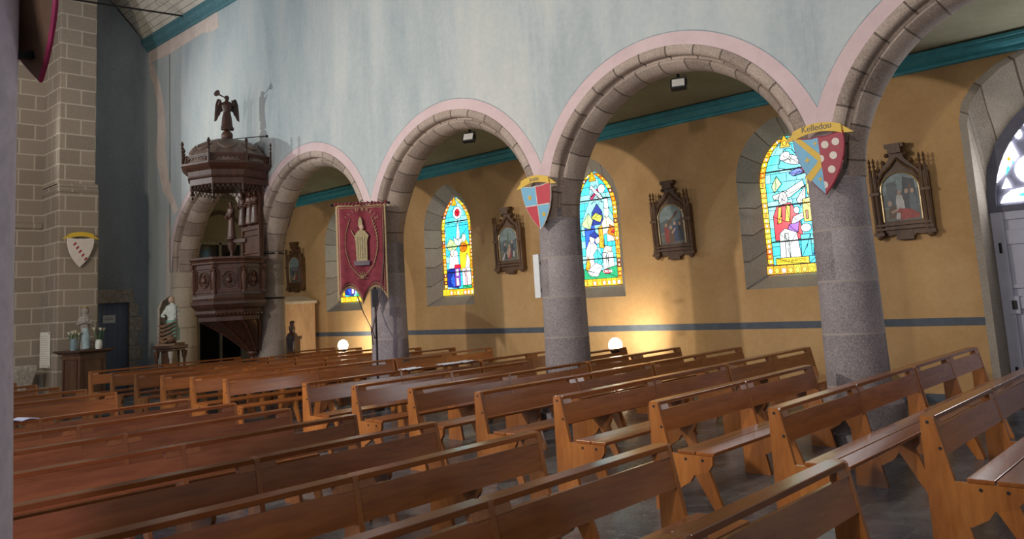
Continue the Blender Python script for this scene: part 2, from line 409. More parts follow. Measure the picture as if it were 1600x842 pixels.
# pillars
def pillar(x, y, label, base=True, top=2.98, wob=0, mat=None):
    root = empty('stone_pillar', (x, y, 0)); tag(root, label, 'pillar')
    b = MB(); b.lathe([(.345, .0), (.340, .45), (.332, 1.1), (.322, 1.9), (.315, 2.6), (.312, top)]+([(.24, top+.22), (.06, top+.45)] if top < 3.3 else []), 40, uvz=True, rfun=lambda a, z: 1+.006*math.sin(3*a+z*4))
    b.build('shaft', mat or MT['shaft'], root, smooth=40)
    if base:
        q = MB(); q.lathe([(.50, 0), (.50, .10), (.46, .12), (.455, .30), (.46, .34), (.445, .40), (.40, .43), (.39, .47), (.345, .50)], 40, uvz=True)
        q.build('pillar_base', mat or MT['shaft'], root, smooth=35)
    return root
P3 = pillar(PX[0], 0, 'round grey granite pillar behind the blue and dark red shield, nearest on the right')
P2 = pillar(PX[1], 0, 'round granite pillar carrying the quartered blue and red shield')
P1 = pillar(PX[2], 0, 'round granite pillar behind the crimson processional banner')
P0 = pillar(PX[3], 0, 'round granite pillar that carries the carved wooden pulpit', mat=granite('warm_granite_drums', (.14, .11, .085), (.30, .25, .20), (.46, .39, .32), (.34, .28, .22), .58))
PR = pillar(-16.83, 0, 'pale granite half pillar joined to the blue wall left of the pulpit', mat=granite('pale_respond_stone', (.32, .26, .20), (.44, .37, .29), (.54, .47, .38), (.26, .21, .16), .5))
P4 = pillar(PX[4], 0, 'round granite pillar beyond the right edge beside the entrance door')
PN = pillar(-.02, -8.70, 'lavender lit pillar close to the camera at the left edge of the photo', top=5.6, mat=simple('lavender_lit_stone', (.74, .66, .74), .8, var=.12, scale=14, bmp=.3))  # same stone, with the purple light and its brightness put into the colour

# back wall, end of the aisle, tower masonry
def uvwall(name, pts, mt, uvs=None, kind=True, m=None):
    b = MB(); i = b.add(pts); b.face(range(i, i+len(pts)), 0, uvs); o = b.build(name, mt); return struct(o) if kind else o
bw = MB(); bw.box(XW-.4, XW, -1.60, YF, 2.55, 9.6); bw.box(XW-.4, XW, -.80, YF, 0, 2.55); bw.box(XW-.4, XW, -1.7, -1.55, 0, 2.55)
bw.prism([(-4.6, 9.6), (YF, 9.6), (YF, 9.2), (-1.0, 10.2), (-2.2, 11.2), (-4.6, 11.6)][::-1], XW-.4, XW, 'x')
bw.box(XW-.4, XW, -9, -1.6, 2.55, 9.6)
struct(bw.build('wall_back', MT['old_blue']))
tw = MB(); tw.box(-17.6, -17.40, -9, -3.11, 0, 11.0); struct(tw.build('wall_tower', MT['ashlar']))
tp = MB(); tp.box(-18.2, -16.36, -3.11, -2.30, 4.9, 11.0); tp.box(-18.2, -16.30, -3.11, -2.24, 0, 4.75); tp.prism([(-18.2, 4.75), (-16.30, 4.75), (-16.36, 4.98), (-18.2, 4.98)], -3.11, -2.24, 'y'); tp.box(-18.2, -16.24, -3.17, -2.18, 0, .22); tp.box(-18.2, -16.27, -3.14, -2.21, .22, .30)
tp.box(-17.42, -17.33, -9, -3.11, 4.0, 4.14)
struct(tp.build('wall_tower_buttress', MT['ashlar'], bevel=.03))
ae = MB(); ae.box(XW-.4, XW, YB, 1.05, 0, 5.6); ae.box(XW-.4, XW, 2.35, W+.4, 0, 5.6); ae.box(XW-.4, XW, 1.05, 2.35, 3.80, 5.6); ae.box(XW-.4, XW, YF, YB, 0, 9.2)
struct(ae.build('wall_aisle_end', MT['tan']))
# relieving arch and dark glazed opening at the end of the aisle
o = MB()
K = 14; arc = [(1.70-.92+1.84*k/K, 3.95+.66*(1-abs(2*k/K-1)**1.7)) for k in range(K+1)]
o.grid([[(XW+.02, y, z) for y, z in arc], [(XW+.03, 1.7+(y-1.7)*1.12, z+.11) for y, z in arc]])
struct(o.build('trim_30', MT['reveal']))
dg = empty('window_1', (XW, 1.7, 0)); struct(dg)
q = MB(); q.box(-.10, -.05, -.65, .65, 0, 3.80); q.build('dark_glass_pane', MT['dark_glass'], dg)
q = MB()
for y in (-.68, 0, .68): q.box(-.05, .03, y-.03-(.03 if y else 0), y+.03+(.03 if y else 0), 0, 3.8)
q.box(-.05, .03, -.7, .7, 3.74, 3.84); q.box(-.04, .02, -.65, .65, 2.05, 2.15)
q.build('window_frame', simple('pale_frame_paint', (.40, .36, .25), .6), dg)
# small blue back door with its quoined surround
bd = empty('door_1', (XW, -1.2, 0)); struct(bd)
q = MB()
for k in range(6): q.box(-.16, -.12, -.36+k*.13, -.36+k*.13+.125, 0, 2.22)
q.build('door_leaf', MT['blue_door'], bd)
q = MB()
for k in range(6):
    wq = .22 if k % 2 else .34
    q.box(-.2, .02, .40, .40+wq, k*.37, k*.37+.36); q.box(-.2, .02, -.40-wq, -.38, k*.37, k*.37+.36)
q.box(-.2, .03, -.55, .50, 2.22, 2.56)
q.build('stone_surround', MT['stone'], bd, bevel=.015)
q = MB(); q.box(-.118, -.112, -.20, .10, 1.72, 1.92); q.box(-.1125, -.110, -.16, .06, 1.80, 1.815, 1); q.box(-.1125, -.110, -.14, .04, 1.84, 1.85, 1); q.build('paper_notice', [MT['white'], MT['ink']], bd)

# aisle wall
WX = [-2.05, -6.05, -10.1, -14.2]
OH, GHW = .79, .525            # opening half width, glass half width
def pointed(hw, zb, zs, zt, c, N=14):
    """outline from bottom left up over the point and down to bottom right, in (x, z)"""
    h = zt-zs; R = (hw*hw+h*h)/(2*hw); L = []
    cx = -hw+R
    a_end = math.atan2(h, -cx)            # angle of apex seen from (cx, 0)
    for k in range(N+1):
        a = PI+(a_end-PI)*k/N; L.append((c+cx+R*math.cos(a), zs+R*math.sin(a)))
    left = [(c-hw, zb)]+L
    right = [(2*c-x, z) for x, z in reversed(L[:-1])]+[(c+hw, zb)]
    return left+right
DC, DR, DZ = 2.35, 1.64, 2.62
def door_outline(r, zs, flat):
    L = [(DC-r, 0), (DC-r, zs)]
    for k in range(1, 12): 
        t = k/12; a = PI-PI*t; L.append((DC+r*math.cos(a), zs+flat*math.sin(a)))
    return L+[(DC+r, zs), (DC+r, 0)]
def aisle_wall():
    b = MB(); Z1 = 5.6
    def quad(x0, x1, a0, a1, b0, b1):
        i = b.add([(x0, W, a0), (x1, W, a1), (x1, W, b1), (x0, W, b0)]); b.face((i, i+1, i+2, i+3))
    xs = XW
    for c in sorted(WX):
        quad(xs, c-OH, 0, 0, Z1, Z1)
        o_ = pointed(OH, 1.68, 3.42, 4.44, c)
        pts = o_[1:-1]
        for p, q in zip(pts, pts[1:]): quad(p[0], q[0], p[1], q[1], Z1, Z1)
        quad(c-OH, c+OH, 0, 0, 1.68, 1.68); xs = c+OH
    D = door_outline(DR, 3.80, .95); quad(xs, DC-DR, 0, 0, Z1, Z1)
    for p, q in zip(D[1:-1], D[2:-1]): quad(p[0], q[0], p[1], q[1], Z1, Z1)
    quad(DC+DR, 8.5, 0, 0, Z1, Z1)
    struct(b.build('wall_aisle', MT['ochre']))
aisle_wall()
s_ = MB(); s_.box(XW, DC-DR-.08, W-.004, W, 1.035, 1.145); struct(s_.build('trim_31', MT['stripe']))
s_ = MB(); s_.box(XW, DC-DR-.12, W-.02, W, 0, .10); struct(s_.build('baseboard_aisle', MT['stripe']))
s_ = MB(); s_.prism([(W, 4.66), (W-.05, 4.67), (W-.06, 4.70), (W-.05, 4.72), (W-.10, 4.76), (W-.13, 4.80), (W-.13, 4.84), (W-.16, 4.86), (W-.16, 4.90), (W, 4.90)], XW, 8.5, 'x')
struct(s_.build('trim_32', MT['teal_bright']))
s_ = MB(); s_.grid([[(XW, W, 4.90), (8.5, W, 4.90)], [(XW, 1.6, 5.12), (8.5, 1.6, 5.12)], [(XW, YB, 5.2), (8.5, YB, 5.2)]]); struct(s_.build('ceiling_aisle', MT['aisle_ceiling']))

# nave ceiling: boards curving up from the teal cornice
pr = [(YF, 9.20), (-.80, 9.75), (-1.35, 10.32), (-2.0, 10.85), (-2.9, 11.3), (-4.6, 11.6)]
b = MB(); acc = 0; us = [0]
for p, q in zip(pr, pr[1:]): acc += math.hypot(q[0]-p[0], q[1]-p[1]); us.append(acc)
b.grid([[(XW, y, z), (8.5, y, z)] for y, z in pr], 0, [[(0, u), (26.7, u)] for u in us])
struct(b.build('ceiling', MT['plank']))
b = MB(); b.prism([(YF, 9.02), (YF-.05, 9.03), (YF-.07, 9.08), (YF-.06, 9.11), (YF-.12, 9.16), (YF-.17, 9.22), (YF-.17, 9.27), (YF-.20, 9.29), (YF-.20, 9.33), (YF, 9.33)], XW, 8.5, 'x'); struct(b.build('trim_33', MT['teal']))
# bare patches where old limewash has come away
b = MB()
for pts in ([(-18.1, 8.65), (-17.84, 8.61), (-17.44, 7.98), (-17.26, 7.5), (-17.16, 7.22), (-17.08, 6.7), (-17.12, 6.19), (-16.95, 5.5), (-16.75, 4.95), (-16.45, 4.6), (-16.40, 4.42), (-16.6, 4.36), (-16.9, 4.75), (-17.24, 5.02), (-17.5, 5.6), (-17.71, 6.11), (-17.6, 6.6), (-17.55, 7.13), (-17.66, 7.6), (-17.84, 8.07), (-18.05, 8.3)],
            [(-18.15, 9.03), (-14.2, 9.03), (-14.14, 8.62), (-14.5, 8.60), (-15.0, 8.70), (-15.56, 8.68), (-16.8, 8.64), (-18.13, 8.68)],
            [(-16.95, 4.4), (-16.85, 4.1), (-16.88, 3.0), (-16.92, 1.5), (-16.90, 0.05), (-17.05, .05), (-17.10, 1.5), (-17.02, 3.0), (-17.02, 4.0)]):
    b.prism(pts[::-1], YF-.004, YF, 'y')
struct(b.build('trim_34', MT['bare']))
b = MB(); b.bar((-15.66, YF-.1, 9.30), (-15.66, -8.4, 8.75), .035); tag(b.build('tie_rod', MT['iron']), 'thin dark iron tie rod crossing the nave under the boarded ceiling', 'tie rod')

# ------------------------------------------------------------------ stained glass windows
def ell(cx, cz, rx, rz, n_=12, rot=0): 
    return [(cx+rx*math.cos(2*PI*k/n_)*math.cos(rot)-rz*math.sin(2*PI*k/n_)*math.sin(rot), cz+rx*math.cos(2*PI*k/n_)*math.sin(rot)+rz*math.sin(2*PI*k/n_)*math.cos(rot)) for k in range(n_)]
H = 2.28; SPR = 1.50
def halfw(z, hw=GHW, zs=SPR, zt=H):
    if z <= zs: return hw
    h = zt-zs; R = (hw*hw+h*h)/(2*hw); d = R*R-(z-zs)**2
    return max(math.sqrt(max(d, 0))-(R-hw), 0.0)
def stained(idx, c, layers, seed, words=None):
    rg = random.Random(seed)
    root = empty('window_%d' % idx, (c, GY, 1.90)); struct(root)
    keys = list(GM.keys()); mats = [GM[k] for k in keys]; K = {k: i for i, k in enumerate(keys)}
    g = MB(); ld = MB(); lay = [0]
    def piece(poly, col, lead=.012):
        y = -.0006*lay[0]; lay[0] += 1
        area = sum(poly[i][0]*poly[(i+1) % len(poly)][1]-poly[(i+1) % len(poly)][0]*poly[i][1] for i in range(len(poly)))
        if area < 0: poly = poly[::-1]
        i = g.add([(x, y, z) for x, z in poly]); g.face(range(i, i+len(poly)), K[col])
        if lead:
            for a, b_ in zip(poly, poly[1:]+poly[:1]):
                dx, dz = b_[0]-a[0], b_[1]-a[1]; L = math.hypot(dx, dz)
                if L < 1e-5: continue
                nx, nz = -dz/L*lead/2, dx/L*lead/2
                j = ld.add([(a[0]-nx, y-.0003, a[1]-nz), (b_[0]-nx, y-.0003, b_[1]-nz), (b_[0]+nx, y-.0003, b_[1]+nz), (a[0]+nx, y-.0003, a[1]+nz)]); ld.face((j, j+1, j+2, j+3))
    # sky ground: quarries of turquoise
    rows = 15
    zs = [H*.995*k/rows for k in range(rows+1)]
    for z0, z1 in zip(zs, zs[1:]):
        n_ = rg.choice((3, 4, 4, 5)); cuts = [-1]+sorted(-1+2*(k+rg.uniform(-.25, .25))/n_ for k in range(1, n_))+[1]
        for a, b_ in zip(cuts, cuts[1:]):
            piece([(a*halfw(z0), z0), (b_*halfw(z0), z0), (b_*halfw(z1), z1), (a*halfw(z1), z1)], rg.choice(('turq', 'turq', 'lturq', 'turq', 'aqua', 'lturq')), .009)
    for poly, col in layers:
        piece(poly, col)
        cxm = sum(p[0] for p in poly)/len(poly); czm = sum(p[1] for p in poly)/len(poly)
        big = max(math.hypot(p[0]-cxm, p[1]-czm) for p in poly) > .13
        if big:
            y = -.0006*lay[0]-.0004
            for k in range(rg.randint(0, 1), len(poly), 2):
                p = poly[k]; q_ = (cxm+rg.uniform(-.03, .03), czm+rg.uniform(-.04, .04)); dx, dz = q_[0]-p[0], q_[1]-p[1]; L = math.hypot(dx, dz)+1e-6; nx, nz = -dz/L*.005, dx/L*.005
                j = ld.add([(p[0]-nx, y, p[1]-nz), (q_[0]-nx, y, q_[1]-nz), (q_[0]+nx, y, q_[1]+nz), (p[0]+nx, y, p[1]+nz)]); ld.face((j, j+1, j+2, j+3))
    # border of small amber and yellow pieces
    N = 26; bwid = .10
    for s in (-1, 1):
        for k in range(N):
            z0, z1 = H*.97*k/N, H*.97*(k+1)/N
            o0, o1 = halfw(z0), halfw(z1); i0, i1 = max(o0-bwid, 0), max(o1-bwid, 0)
            piece([(s*o0, z0), (s*o1, z1), (s*i1, z1), (s*i0, z0)], rg.choice(('yellow', 'amber', 'orange', 'yellow', 'amber', 'brown')), .012)
            zc = (z0+z1)/2; oc = (halfw(zc)+max(halfw(zc)-bwid, 0))/2
            piece(ell(s*oc, zc, .022, .026, 8), rg.choice(('cream', 'yellow', 'lemon', 'orange', 'white')), .006)
    for k in range(9):
        x0 = -GHW+2*GHW*k/9; piece([(x0, 0), (x0+2*GHW/9, 0), (x0+2*GHW/9, .14), (x0, .14)], rg.choice(('amber', 'yellow')), .009)
        piece(ell(x0+GHW/9, .055, .038, .045, 10), rg.choice(('lemon', 'cream', 'yellow', 'white')), .008)
    piece([(-.09, H-.22), (.09, H-.22), (.05, H-.1), (0, H-.01), (-.05, H-.1)], 'amber'); piece(ell(0, H-.15, .035, .045, 8), 'yellow')
    g.build('stained_glass', mats, root); ld.build('lead_came', MT['lead'], root)
    sb = MB()
    for z in (.53, 1.12, 1.70): sb.box(-halfw(z), halfw(z), -.055, -.035, z-.012, z+.012)
    sb.build('saddle_bar', MT['lead'], root)
    if words: text('lettering', words[0], words[1], MT['lead'] if not words[4] else GM['white'], root, (words[2], -.06, words[3]), (PI/2, 0, 0), .001)
    # splayed stone reveal and sill
    wi = [(x-c, z-1.90) for x, z in pointed(OH, 1.68, 3.42, 4.44, c)]; gi = pointed(GHW, 0, SPR, H, 0)
    gi = [(x, z) for x, z in gi]
    r = MB(); acc = [0]
    for p, q in zip(wi, wi[1:]): acc.append(acc[-1]+math.hypot(q[0]-p[0], q[1]-p[1]))
    r.grid([[(x, W-GY, z) for x, z in wi], [(x, -.10, z) for x, z in gi], [(x, .02, z) for x, z in gi]], 0, [[(a, 0) for a in acc], [(a, 0) for a in acc], [(a, 0) for a in acc]])
    i = r.add([(-OH, W-GY, -.22), (OH, W-GY, -.22), (GHW, -.06, 0), (-GHW, -.06, 0)]); r.face((i, i+1, i+2, i+3), 0, [(0, .3), (.38, .3), (.38, .3), (0, .3)])
    r.build('stone_reveal', MT['reveal'], root, smooth=30)
    return root
L0 = [([(-.42, .9), (.42, .9), (.42, 1.6), (-.42, 1.6)], 'turq'),
      (ell(0, 1.90, .15, .15, 16), 'white'), (ell(0, 1.90, .085, .09, 10), 'red'),
      ([(-.08, 1.25), (.06, 1.25), (.05, 1.5), (.0, 1.75), (-.05, 1.5)], 'pale'),
      ([(-.42, 1.15), (-.30, 1.32), (-.12, 1.24), (-.02, 1.12), (-.16, 1.02), (-.34, 1.04)], 'lgreen'),
      ([(-.16, 1.35), (-.05, 1.28), (.1, 1.3), (.2, 1.4), (.12, 1.22), (0, 1.12), (-.14, 1.2)], 'pale'),
      ([(-.36, .62), (-.30, .98), (-.20, 1.08), (-.06, .98), (.0, .62)], 'white'), (ell(-.24, .98, .06, .08), 'cream'), (ell(-.10, .96, .06, .08), 'white'),
      ([(-.43, .20), (-.43, .60), (-.10, .62), (-.02, .50), (-.05, .16)], 'navy'), ([(-.34, .35), (-.22, .52), (-.12, .3), (-.2, .16)], 'blue'),
      ([(.04, .55), (.02, .95), (.10, 1.2), (.25, 1.28), (.38, 1.1), (.40, .6)], 'yellow'), (ell(.16, 1.08, .13, .11, 10), 'orange'), (ell(.19, 1.30, .07, .10), 'cream'),
      ([(.20, .6), (.27, .95), (.36, .8), (.34, .58)], 'white'), ([(-.16, .2), (-.16, .68), (.02, .70), (.02, .2)], 'purple'),
      ([(-.12, .22), (-.12, .40), (-.03, .40), (-.03, .22)], 'white'), ([(-.12, .44), (-.12, .60), (-.03, .60), (-.03, .44)], 'white'), ([(-.18, .62), (-.15, .70), (.04, .70), (.06, .62)], 'red'),
      ([(.10, .16), (.08, .60), (.36, .62), (.38, .18)], 'white'), ([(.18, .18), (.18, .58), (.25, .58), (.25, .18)], 'pink'), ([(.08, .14), (.40, .14), (.38, .22), (.1, .22)], 'green')]
L1 = [([(-.42, 1.0), (-.42, 1.25), (-.1, 1.85), (0, 2.0), (.12, 1.8), (.4, 1.3), (.4, 1.0)], 'lturq'),
      ([(-.16, 1.75), (.14, 2.0), (.16, 1.94), (-.12, 1.69)], 'crimson'), ([(-.16, 1.95), (.12, 1.68), (.16, 1.73), (-.1, 2.0)], 'white'), (ell(.14, 1.90, .09, .09, 10), 'white'),
      ([(-.14, 1.62), (.02, 1.70), (.16, 1.62), (.02, 1.76)], 'pale'),
      ([(-.34, .7), (-.34, 1.2), (-.1, 1.28), (-.06, .8)], 'blue'), ([(-.16, 1.2), (-.14, 1.45), (0, 1.62), (.12, 1.45), (.14, 1.2)], 'navy'), ([(-.16, 1.35), (-.04, 1.44), (.12, 1.36), (.06, 1.24), (-.08, 1.30)], 'lemon'),
      ([(-.40, 1.25), (-.22, 1.45), (-.12, 1.30), (-.20, 1.12), (-.36, 1.18)], 'lgreen'),
      ([(.10, .85), (.08, 1.2), (.20, 1.40), (.40, 1.2), (.38, .85)], 'cream'), (ell(.22, 1.44, .07, .12), 'white'), ([(.18, 1.5), (.18, 1.72), (.28, 1.72), (.28, 1.5)], 'white'),
      ([(.22, 1.0), (.28, 1.18), (.42, 1.10), (.40, .92)], 'orange'), ([(.30, 1.02), (.40, 1.10), (.42, .98)], 'red'),
      ([(.0, .75), (.0, 1.15), (.10, 1.18), (.12, .72)], 'amber'), ([(.13, .76), (.13, 1.0), (.2, 1.0), (.2, .76)], 'turq'), ([(.06, .62), (.14, .78), (.30, .74), (.28, .62), (.18, .56)], 'cream'),
      ([(-.36, .30), (-.34, .72), (-.22, .94), (-.06, .80), (-.06, .30)], 'white'), (ell(-.17, .92, .07, .085, 10), 'white'), (ell(-.04, .90, .06, .08, 10), 'white'), ([(-.22, .99), (-.1, 1.08), (.02, .98), (-.08, .93)], 'navy'),
      ([(-.12, .35), (-.16, .62), (-.06, .72), (.06, .56), (.04, .42)], 'aqua'), ([(-.38, .34), (-.30, .60), (-.24, .42), (-.30, .30)], 'amber'),
      ([(.08, .30), (.06, .64), (.32, .64), (.34, .28)], 'white'), ([(.15, .3), (.15, .62), (.2, .62), (.2, .3)], 'pale'),
      ([(-.42, .14), (-.42, .34), (-.1, .26), (.2, .34), (.42, .38), (.42, .14)], 'green'), ([(-.34, .30), (-.10, .46), (.06, .38), (-.08, .18), (-.26, .2)], 'white'), (ell(.16, .27, .11, .045, 10), 'red')]
L2 = [([(-.2, 1.75), (-.05, 2.05), (.05, 2.05), (.3, 1.7), (.1, 1.66)], 'turq'), (ell(.05, 1.86, .19, .08, 12, -.3), 'white'), (ell(-.06, 1.93, .10, .07, 10, .5), 'white'), ([(.05, 1.66), (.30, 1.72), (.36, 1.62), (.05, 1.58)], 'crimson'), ([(-.02, 1.64), (.16, 1.72), (.24, 1.62), (.05, 1.58)], 'blue'),
      ([(-.34, 1.45), (-.24, 1.62), (-.16, 1.48), (-.30, 1.34)], 'lgreen'), ([(-.34, 1.30), (-.1, 1.36), (.20, 1.50), (.22, 1.40), (-.04, 1.24), (-.32, 1.22)], 'pale'), ([(.06, 1.18), (.24, 1.42), (.22, 1.20), (.12, 1.08)], 'pale'),
      (ell(-.16, 1.22, .08, .13, 12), 'white'),
      ([(-.36, .55), (-.36, .95), (-.28, 1.12), (-.04, 1.16), (.08, .95), (.12, .55)], 'red'), ([(-.30, .82), (-.26, 1.10), (-.20, 1.10), (-.22, .84)], 'amber'), ([(-.16, .86), (-.12, 1.12), (-.05, 1.1), (-.08, .84)], 'yellow'),
      ([(-.16, .62), (-.1, .80), (.08, .84), (.04, .66)], 'purple'), ([(-.06, .80), (-.02, .92), (.18, .98), (.20, .90), (.04, .82)], 'white'), (ell(.05, 1.02, .05, .06), 'white'),
      ([(-.30, .22), (-.28, .66), (-.18, .74), (.02, .66), (.06, .22)], 'white'), ([(-.20, .22), (-.19, .66), (-.13, .66), (-.12, .22)], 'pale'),
      ([(.16, .82), (.16, 1.18), (.38, 1.22), (.38, .82)], 'yellow'), ([(.20, .86), (.20, 1.0), (.24, 1.0), (.24, .86)], 'brown'), ([(.29, .86), (.29, 1.02), (.33, 1.02), (.33, .86)], 'orange'),
      ([(.26, 1.25), (.26, 1.55), (.40, 1.5), (.40, 1.25)], 'yellow'), (ell(.18, .72, .09, .07, 10), 'white'), (ell(.34, 1.0, .05, .13, 10), 'white'),
      ([(.06, .24), (.08, .62), (.24, .62), (.24, .24)], 'turq'), ([(.26, .26), (.30, .55), (.38, .58), (.42, .26)], 'blue'), ([(.28, .56), (.30, .72), (.40, .80), (.42, .56)], 'aqua'),
      ([(-.38, .15), (-.38, .26), (.18, .26), (.18, .15)], 'yellow'), ([(.18, .15), (.18, .26), (.42, .27), (.42, .15)], 'turq')]
stained(2, WX[0], L2, 3, ("L'EUCHARISTIE", .075, -.11, .185, 0))
stained(3, WX[1], L1, 4, ("ORDRE", .07, .17, .25, 1))
stained(4, WX[2], L0, 5)
stained(5, WX[3], L0, 6)

# ------------------------------------------------------------------ entrance door with tracery window above
dr = empty('door_2', (DC, GY, 0)); struct(dr)
q = MB(); q.box(-1.60, -.02, 0, .06, 0, 2.56); q.box(.02, 1.60, 0, .06, 0, 2.56); q.build('door_leaf', MT['door'], dr)
q = MB()
for s in (-1, 1):
    x0, x1 = (-1.60, -.04) if s < 0 else (.04, 1.60)
    q.box(x0, x0+.16, -.03, 0, 0, 2.56); q.box(x1-.12, x1, -.03, 0, 0, 2.56)
    for z0, z1 in ((0, .2), (1.22, 1.38), (2.10, 2.30), (2.44, 2.56), (1.50, 1.56)): q.box(x0+.16, x1-.12, -.03, 0, z0, z1)
q.build('door_rail', MT['door'], dr, bevel=.008)
q = MB()
for z in (2.06, .38): q.tube([(-1.52, -.05, z-.07), (-1.52, -.05, z+.07)], .018)
q.build('hinge', MT['iron'], dr)
q = MB(); q.box(-1.50, -1.38, -.06, -.03, 1.16, 1.40); q.box(-1.47, -1.41, -.075, -.06, 1.22, 1.34, 1); q.build('lock', [MT['door'], MT['iron']], dr)
q = MB(); q.box(-1.64, 1.64, -.06, .04, 2.56, 2.64)
ring = []
for k in range(33):
    a = PI*k/32; ring.append((math.cos(a), math.sin(a)))
q.grid([[(x*1.66, y, 2.64+z*1.66) for x, z in ring] for y in (.02, -.05)]+[[(x*1.5, -.05, 2.64+z*1.5) for x, z in ring]]+[[(x*1.5, .0, 2.64+z*1.5) for x, z in ring]])
i = q.add([(x*1.64, .02, 2.62+z*1.64) for x, z in ring]); q.face(range(i, i+33))
q.build('tracery_plate', MT['tracery'], dr, smooth=30)
q = MB(); ql = MB()
GW = emis('glass_bright_daylight', (.97, .97, 1), 14)
def light_shape(pts, extra=()):
    pts = [(x-DC, z) for x, z in pts]
    for mir in (1, -1):
        pp = [(x*mir, z) for x, z in pts]
        ar = sum(pp[i][0]*pp[(i+1) % len(pp)][1]-pp[(i+1) % len(pp)][0]*pp[i][1] for i in range(len(pp)))
        if ar < 0: pp = pp[::-1]
        j = q.add([(x, -.012, z) for x, z in pp]); q.face(range(j, j+len(pp)), 0)
light_shape([(1.08, 3.62), (1.13, 3.50), (1.19, 3.30), (1.08, 3.18), (.98, 3.06), (.87, 2.95), (.90, 3.15), (.96, 3.38)])
light_shape(ell(1.22, 3.60, .045, .07, 8)); light_shape([(1.01, 3.02), (1.06, 2.88), (.94, 2.88)]); 
light_shape([(.90, 2.68), (.95, 2.77), (1.05, 2.84), (1.22, 2.86), (1.40, 2.80), (1.5, 2.68)])
light_shape(ell(1.34, 3.10, .22, .20, 16)); light_shape(ell(1.44, 3.83, .20, .14, 12, .3)); light_shape(ell(1.47, 3.45, .16, .13, 12))
light_shape(ell(1.75, 3.25, .17, .17, 14)); light_shape(ell(1.85, 3.75, .17, .17, 14)); light_shape([(1.62, 2.68), (1.75, 2.95), (2.0, 3.0), (2.2, 2.68)])
j = q.add([(x-DC-0, -.012, z) for x, z in ell(DC, 3.45, .28, .28, 20)]); q.face(range(j, j+20), 0)
for pts, mi in (([(1.01, 3.05), (1.06, 3.12), (1.07, 3.22), (1.02, 3.14)], 1), ([(1.04, 3.27), (1.07, 3.31), (1.10, 3.27), (1.07, 3.24)], 2), ([(1.10, 2.76), (1.2, 2.80), (1.3, 2.75), (1.2, 2.73)], 1), ([(1.10, 3.2), (1.115, 3.28), (1.13, 3.2)], 1)):
    j = q.add([(x-DC, -.016, z) for x, z in pts]); q.face(range(j, j+len(pts)), mi)
q.build('tracery_glass', [GW, GM['aqua'], GM['amber']], dr)
oo = door_outline(DR, 3.80, .95); r = MB(); ii = door_outline(1.60, 2.64, 1.60)
oo2 = [(x-DC, z) for x, z in oo]; ii2 = [(x-DC, z) for x, z in ii]
r.grid([[(x*1.06, W-GY-.012, z+(.06 if z > 1 else 0)) for x, z in oo2], [(x, W-GY-.012, z) for x, z in oo2], [(x, -.0, z) for x, z in ii2]], 0, [[(k*.3, 0) for k in range(len(oo2))]]*3)
r.build('stone_reveal', MT['reveal'], dr)

# ================================================================== BENCHES
def bench_proto(ys, label):
    root = empty('church_bench', (0, 0, 0)); tag(root, label, 'bench')
    y0, y1 = ys[0], ys[-1]; T = .035
    for i, y in enumerate(ys):
        e = MB()
        up = [(0, 0), (.0, .845), (.008, .852), (.078, .852), (.086, .84), (.262, 0)]
        e.prism(up, y-T/2, y+T/2)
        br = [(.14, .455), (.14, .17), (.24, .19), (.335, .245), (.375, .30), (.50, .33), (.545, .39), (.55, .455)]
        e.prism(br, y-T/2+.001, y+T/2-.001)
        if i in (0, len(ys)-1):
            s = -1 if i == 0 else 1
            for (bx, bz) in ((.045, .815), (.105, .655), (.31, .42), (.46, .42)):
                e.lathe([(.011, 0), (.011, .003)], 8, (bx, 0, 0), 0, 1)
                k = len(e.v)-16
                for v in range(k, k+16):
                    X, Y, Z = e.v[v]; e.v[v] = (bx+(X-bx), y+s*(T/2+Z), bz+Y)
        e.build('end_panel', [MT['bench_end'], MT['black']], root)
        l = MB(); l.prism([(.36, .34), (.51, .34), (.625, .02), (.625, 0), (.565, 0)], y-T/2+.002, y+T/2-.002)
        l.build('front_leg', MT['bench_end'], root)
    for a, b_ in zip(ys, ys[1:]):
        a += T/2; b_ -= T/2
        l = MB(); l.box(-.008, .088, a, b_, .822, .853); l.build('crest_rail', MT['bench'], root, bevel=.004)
        l = MB(); l.prism([(.070, .782), (.094, .785), (.130, .612), (.106, .607)], a, b_); l.build('back_board', MT['bench'], root)
        for x in (.01,):
            for yy in (a, b_-.11): l = MB(); l.prism([(.04, .822), (.085, .822), (.10, .782), (.055, .782)], yy, yy+.11); l.build('spacer_block', MT['bench_end'], root)
    for x0, x1 in ((.235, .392), (.402, .562)):
        l = MB(); l.box(x0, x1, y0-.01, y1+.01, .456, .482); l.build('seat_plank', MT['bench'], root, bevel=.004)
    return root
D_ = 1.04376; XA = -12.819
ORD = ['first', 'second', 'third', 'fourth', 'fifth', 'sixth', 'seventh', 'eighth', 'ninth', 'tenth', 'eleventh', 'twelfth', 'thirteenth', 'fourteenth', 'fifteenth']
pl = bench_proto([-1.5, 0, 1.5], 'varnished wooden bench'); psh = bench_proto([-1.15, 0, 1.42-.265], 'short varnished wooden bench'); pst = bench_proto([-.62, .62], 'short wooden bench')
used = set()
def place(proto, x, y, label, group, dz=0):
    if proto.name not in used: used.add(proto.name); o = proto
    else: o = copy_tree(proto)
    o.location = (x-.05, y, 0); o.rotation_euler = (0, 0, rnd.uniform(-.004, .004)); o['label'] = label; o['group'] = group
    return o
near_rows = [i for i in range(0, 15) if i != 6]
def ordn(i, rows): return ORD[len([k for k in rows if k > i])]
for i in near_rows:
    x = XA+D_*i
    place(pl, x, -2.11, 'brown varnished bench right of the central passage, %s row counted back from the camera' % ordn(i, near_rows), 'benches between the central passage and the pillars')
sec = [i for i in near_rows if i not in (12,)]
